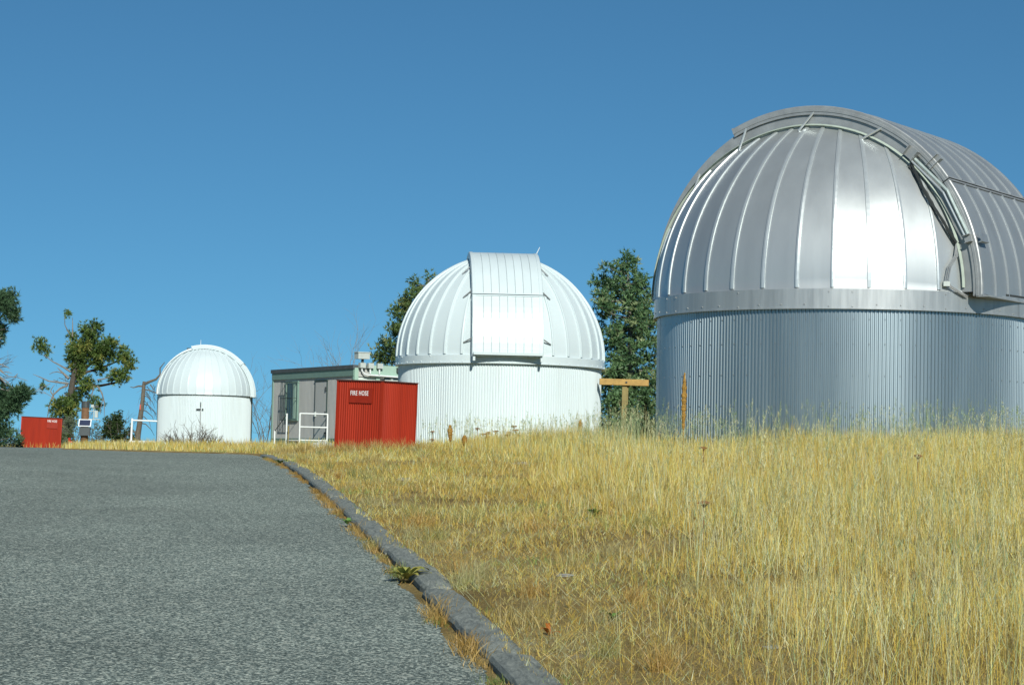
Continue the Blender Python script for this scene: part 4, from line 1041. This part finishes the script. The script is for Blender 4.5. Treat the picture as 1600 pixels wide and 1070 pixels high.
def short_turf():
    rng = np.random.default_rng(60)
    x, y = polar(rng, 460000, 8.5, 62, -.16, .28, 1.3)
    tx, ty = np.round(x / .11), np.round(y / .11); hsh = np.sin(tx * 12.9898 + ty * 78.233) * 43758.5453; hsh -= np.floor(hsh)
    pull = rng.uniform(0, .8, len(x)) * (hsh > .45); x = x + (tx * .11 - x) * pull; y = y + (ty * .11 - y) * pull
    e = x - boundary(y); patch = noise2(x, y, 1.4, 21)
    dens = np.where(e > 1.2, np.where(y < 24, .85, .4), 1.0) * np.clip(1.0 - 1.7 * np.clip(patch - .22, 0, 1), .05, 1)
    sk = x - xk(y); cover = (sk > KERBW - .13 - .10 * noise2(x, y, 2.6, 33) - .16 * np.exp(-((y - 15.9) / .7) ** 2)) & (sk < KERBW)
    ok = (keep(x, y) | (cover & (rng.random(len(x)) < .7) & (y < 49))) & (rng.random(len(x)) < dens); x, y, hsh, e, patch = x[ok], y[ok], hsh[ok], e[ok], patch[ok]; n = len(x)
    pos = np.stack([x, y, np.where((x - xk(y) < KERBW) & (x - xk(y) > .03), zr(y) + .048, gz(x, y) - .012)], 1)
    s = x - xk(y) - KERBW
    h = (.042 + .075 * hsh ** 3 + .020 * np.clip(noise2(x, y, 2.2, 23), -1, 1)) * np.clip(.6 + s * .3, .55, 1.15) * rng.uniform(.5, 1.5, n) * np.clip(y / 22, .8, 1.5)
    h = np.clip(h, .025, .3)
    w_ = np.clip(.0034 * (y / 14) ** .85, .0026, .012) * rng.uniform(.7, 1.4, n)
    col = pick(rng, n, [.22, .09, .33, .07, .10, .04, .022, .22], x, y, 80)
    gr = rng.random(n) < np.clip(noise2(x, y, 2.4, 91) - .30, 0, 1) * .9; col[gr] = np.array((.27, .36, .10)) * rng.uniform(.7, 1.3, (gr.sum(), 1))
    lean = np.abs(rng.normal(.25, .35, n)); curve = np.abs(rng.normal(.1, .25, n))
    me, tip = blades('short_turf', pos, h, w_, rng.uniform(0, 6.28, n), lean, curve, col, rng)
    tag(link('short_turf', me, MAT['grass']), 'short trampled orange brown turf along the kerb', 'grass', kind='stuff')
    # loose straw lying on the ground
    x, y = polar(rng, 40000, 8.5, 40, -.12, .28, 1.3); ok = keep(x, y) ; x, y = x[ok], y[ok]; n = len(x)
    pos = np.stack([x, y, gz(x, y) + rng.uniform(.0, .03, n)], 1)
    me, _ = blades('fallen_straw', pos, rng.uniform(.04, .15, n), np.full(n, .0032), rng.uniform(0, 6.28, n), rng.uniform(.9, 1.5, n), rng.uniform(-.1, .1, n), pick(rng, n, [.15, .15, .25, .05, .2, .05, 0, .25], x, y, 99), rng)
    tag(link('fallen_straw', me, MAT['grass']), 'loose pale straw lying flat over the soil', 'straw', kind='stuff')
short_turf()

def far_grass():
    rng = np.random.default_rng(70); x, y = polar(rng, 90000, 52, 122, -.30, .14, 1.3)
    ok = keep(x, y); x, y = x[ok], y[ok]; n = len(x); pos = np.stack([x, y, gz(x, y) - .02], 1)
    h = (.30 + .12 * noise2(x, y, .6, 71)).clip(.1, .55) * rng.uniform(.6, 1.3, n)
    h *= np.where((x < -5) & (y < 62), .5, 1)
    col = pick(rng, n, [.30, .28, .16, .10, .06, .08, .02, .04], x, y, 72)
    me, _ = blades('plateau_grass', pos, h, np.full(n, .016) * rng.uniform(.7, 1.3, n), rng.uniform(0, 6.28, n), np.abs(rng.normal(0, .2, n)), np.abs(rng.normal(0, .12, n)), col, rng)
    tag(link('plateau_grass', me, MAT['grass']), 'golden dry grass on the level ground past the road crest', 'grass', kind='stuff')
far_grass()

def tussocks():
    rng = np.random.default_rng(81); X = []; Y = []; H = []; C = []
    for k in range(115):
        y = 9 + 43 * rng.random() ** 1.3; s = KERBW + .05 + rng.random() ** 1.5 * 3.2; x = float(xk(y)) + s; m = int(rng.uniform(60, 150)); r = rng.uniform(.04, .13)
        X.append(x + rng.normal(0, r, m)); Y.append(y + rng.normal(0, r, m)); H.append(np.full(m, rng.uniform(.08, .22)) * rng.uniform(.5, 1.3, m))
        c = np.array([(.50, .40, .15), (.46, .42, .20), (.52, .34, .10), (.34, .34, .12)][rng.integers(0, 4)]); C.append(c * rng.uniform(.75, 1.2, (m, 1)))
    # a denser fringe round the red shelter and trailer steps
    for k in range(60):
        a = rng.uniform(-2.2, 1.4); x = rx - .2 + a; y = ry - .15 - rng.random() * .8 + (.7 * max(0, a - .2) + .55 * max(0, -.2 - a)); m = 70
        X.append(x + rng.normal(0, .10, m)); Y.append(y + rng.normal(0, .10, m)); H.append(np.full(m, rng.uniform(.15, .38)) * rng.uniform(.5, 1.2, m)); C.append(np.array((.54, .42, .15)) * rng.uniform(.75, 1.15, (m, 1)))
    X, Y, H, C = map(np.concatenate, (X, Y, H, C)); ok = keep(X, Y); X, Y, H, C = X[ok], Y[ok], H[ok], C[ok]; n = len(X)
    me, _ = blades('straw_tussocks', np.stack([X, Y, gz(X, Y) - .02], 1), H, np.clip(.0036 * (Y / 16) ** .8, .003, .012), rng.uniform(0, 6.28, n), np.abs(rng.normal(.15, .3, n)), np.abs(rng.normal(.2, .25, n)), C, rng)
    tag(link('straw_tussocks', me, MAT['grass']), 'tufted straw tussocks between the kerb and the red shelter', 'grass', kind='stuff')
    # weeds growing in the gutter joint
    X = []; Y = []; H = []; C = []
    spots = list(9 + 39 * rng.random(62) ** 1.4) + [12.9, 13.1, 13.4, 14.6, 14.9, 15.1, 18.0, 18.4, 20.6, 21.0, 22.7, 23.4, 26.5, 28.0, 29.6, 31]
    for k, y0 in enumerate(spots):
        m = int(rng.uniform(50, 130)); big = k >= 62; r = rng.uniform(.03, .07) * (1.4 if big else 1)
        X.append(float(xk(y0)) - .06 + rng.normal(0, .045, m)); Y.append(y0 + rng.normal(0, r * 2.2, m)); H.append(np.full(m, rng.uniform(.03, .06) * (2.2 if big else 1)) * rng.uniform(.5, 1.6, m))
        c = np.array([(.44, .27, .07), (.50, .34, .11), (.36, .32, .10), (.20, .26, .07)][rng.choice(4, p=[.45, .3, .15, .1])]); C.append(c * rng.uniform(.7, 1.2, (m, 1)))
    X, Y, H, C = map(np.concatenate, (X, Y, H, C)); n = len(X)
    me, _ = blades('gutter_weeds', np.stack([X, Y, gz(X, Y) - .005], 1), H, np.full(n, .005), rng.uniform(0, 6.28, n), np.abs(rng.normal(.2, .4, n)), np.abs(rng.normal(.3, .3, n)), C, rng)
    tag(link('gutter_weeds', me, MAT['grass']), 'small dry weeds growing in the joint between road and kerb', 'weeds', kind='stuff')
tussocks()

# ------------------------------------------------------------------ single plants
def mullein(label, px, py_top, D, h, seed, r=.035, tilt=0.0):
    x = (px - 800) / 3400 * D; z = g(x, D); rg = random.Random(seed)
    T = thing('mullein_stalk', label, 'plant', (x, D, z - .03), 0)
    n = 10; MB().tube([(tilt * h * .5 * (i / n) ** 2, .01 * math.sin(i), h * .55 * i / n) for i in range(n + 1)], [.011] * (n + 1), 6).build('stem', MAT['mullein'], T)
    pts = []; rad = []
    for i in range(31):
        t = i / 30; zz_ = h * (.42 + .58 * t); pts.append((tilt * h * .5 * (zz_ / h) ** 2 + tilt * .15 * h * t, .008 * math.sin(i * .7), zz_)); rad.append(r * (.55 + .6 * math.sin(min(1, t * 1.6) * PI / 2)) * (1 - .75 * max(0, t - .7) / .3) * rg.uniform(.75, 1.2))
    sp = MB().tube(pts, rad, 8).build('seed_spike', MAT['mullein'], T)
    mb = MB()
    for q in range(150):
        t = rg.random(); i = int(t * 30); p = Vector(pts[i]); a = rg.uniform(0, 6.28); d = Vector((math.cos(a), math.sin(a), .3)); mb.box(p + d * rad[i] * .95, (.014, .014, .016), (d.normalized(), Vector((-math.sin(a), math.cos(a), 0)), Vector((0, 0, 1))))
    tag(mb.build('seed_pods', MAT['mullein'], sp), kind='stuff')
mullein('tall brown mullein spike standing before the silver drum', 1070, 585, 36.0, 1.60, 1, .036, .01)
mullein('slim golden mullein spike in the gap before the pine', 1012, 622, 47, 1.02, 2, .038, -.04)
mullein('short stout mullein stub in front of the white wall near the red shelter', 707, 668, 52, .66, 3, .05, -.05)
mullein('lone small mullein spike in the grass below the timber post', 909, 658, 50, .74, 4, .04, 0)
mullein('low dark mullein stub between the white wall and short turf', 729, 690, 49, .40, 6, .05, 0)

def yarrow(label, px, D, h, seed, r=.06, stems=1):
    x = (px - 800) / 3400 * D; z = g(x, D); rg = random.Random(seed)
    T = thing('yarrow_plant', label, 'plant', (x, D, z - .02), group='dried yarrow heads' if 'white corrugated wall' in label else None); 
    for q in range(stems):
        hx = rg.uniform(-.10, .10) * (stems > 1); hh = h * (1 if q == 0 else rg.uniform(.6, .95)); rr_ = r * rg.uniform(.7, 1.1)
        MB().tube([(0, 0, 0), (hx * .5, 0, hh * .5), (hx, .01, hh)], .006, 4).build('stem', MAT['umbel'], T)
        mb = MB()
        for k in range(34):
            a = rg.uniform(0, 6.28); rad = rr_ * math.sqrt(rg.random()); c = Vector((hx + math.cos(a) * rad, math.sin(a) * rad, hh + .012 - .25 * rad * rad / rr_ + rg.uniform(-.006, .006)))
            mb.box(c, (.018, .018, .014), (Vector((math.cos(a), math.sin(a), 0)), Vector((-math.sin(a), math.cos(a), 0)), Vector((0, 0, 1))))
            if k % 4 == 0: mb.tube([(hx, .01, hh - .05), c], .003, 3, False)
        mb.build('umbel', MAT['umbel'], T)
for q, (px, D, h, st) in enumerate(((801, 50, .62, 3), (813, 51, .52, 2), (772, 52, .50, 3), (752, 52, .56, 2), (682, 51.5, .50, 2), (796, 49, .40, 1), (760, 50, .45, 2))):
    yarrow('dried brown yarrow head silhouetted against the white corrugated wall', px, D, h, q, .07, st)
for q, (px, D, h, lb) in enumerate(((1102, 31, .60, 'dark yarrow umbel in golden grass beside the tall mullein'), (1104, 20.5, .46, 'broad rusty yarrow umbel amid the mid slope grass'), (1437, 27, .56, 'rust brown yarrow head in grass below the silver drum'))):
    yarrow(lb, px, D, h - .06, q + 20, .055, 1)

def rosette(label, s_off, y, size, n, col, seed, up=.5):
    x = float(xk(y)) + s_off; z = g(x, y) + (.035 if abs(s_off) < .2 else 0); rg = random.Random(seed)
    T = thing('leafy_weed', label, 'weed', (x, y, z - .005))
    for k in range(n):
        a = 2 * PI * k / n + rg.uniform(-.3, .3); L = size * rg.uniform(.7, 1.15); wd = L * rg.uniform(.30, .42); lift = rg.uniform(.25, up)
        V = []; F = []; m = 7
        d = Vector((math.cos(a), math.sin(a), 0)); sdir = Vector((-math.sin(a), math.cos(a), 0))
        for i in range(m + 1):
            t = i / m; wv = wd * .5 * math.sin(PI * min(1, .08 + .92 * t)) ** .7 * (1.15 - .3 * t); hz = L * lift * math.sin(t * PI * .72); c = d * (L * t * .92) + Vector((0, 0, hz + .01))
            wb = rg.uniform(-.08, .08) * wd
            V += [c - sdir * wv + Vector((0, 0, .18 * wv + wb)), c, c + sdir * wv + Vector((0, 0, .18 * wv - wb))]
        for i in range(m): F += [(3 * i, 3 * i + 1, 3 * i + 4, 3 * i + 3), (3 * i + 1, 3 * i + 2, 3 * i + 5, 3 * i + 4)]
        c = np.array(col) * rg.uniform(.75, 1.25) * np.array([rg.uniform(.9, 1.25), 1, .95])
        L_ = [i for f in F for i in f]
        me = np_mesh('leaf', np.array([list(p) for p in V]), L_, np.arange(len(F)) * 4, np.full(len(F), 4), True, np.tile(c, (len(V), 1)))
        link('leaf', me, MAT['leaf'], T)
rosette('broad yellow green leaf rosette sprawling over the kerb edge', -.04, 17.5, .20, 14, (.36, .36, .10), 2, .5)
rosette('small bright green weed at the kerb joint', -.10, 24.0, .11, 10, (.14, .27, .07), 3, .6)
rosette('flat green weed near the kerb at the road crest', -.06, 41.5, .16, 9, (.12, .20, .05), 4, .4)
rosette('little green weed in the turf beside the near kerb', 1.02, 14.3, .09, 9, (.10, .21, .04), 5, .7)
rosette('vivid green weed clump in the orange turf', 2.7, 24.5, .13, 11, (.09, .20, .035), 6, .8)
rosette('pair of curled rust coloured dock leaves next to the near kerb', .50, 13.6, .10, 3, (.38, .13, .02), 7, .9)
for k, (px, D, r, lb) in enumerate(((822, 38, .16, 'flat grey stone lying bare in the mid slope turf'), (640, 33, .12, 'small pale stone in the turf near the kerb'), (1342, 33, .20, 'flat grey stone half hidden in the tall grass'), (890, 17.5, .05, 'fist sized grey stone in thin turf'), (1215, 12.6, .04, 'pale pebble lying among straw on the near slope'))):
    rock(lb, (px - 800) / 3400 * D, D, r, (1.5, 1.0, .35), 40 + k, MAT['stone'])
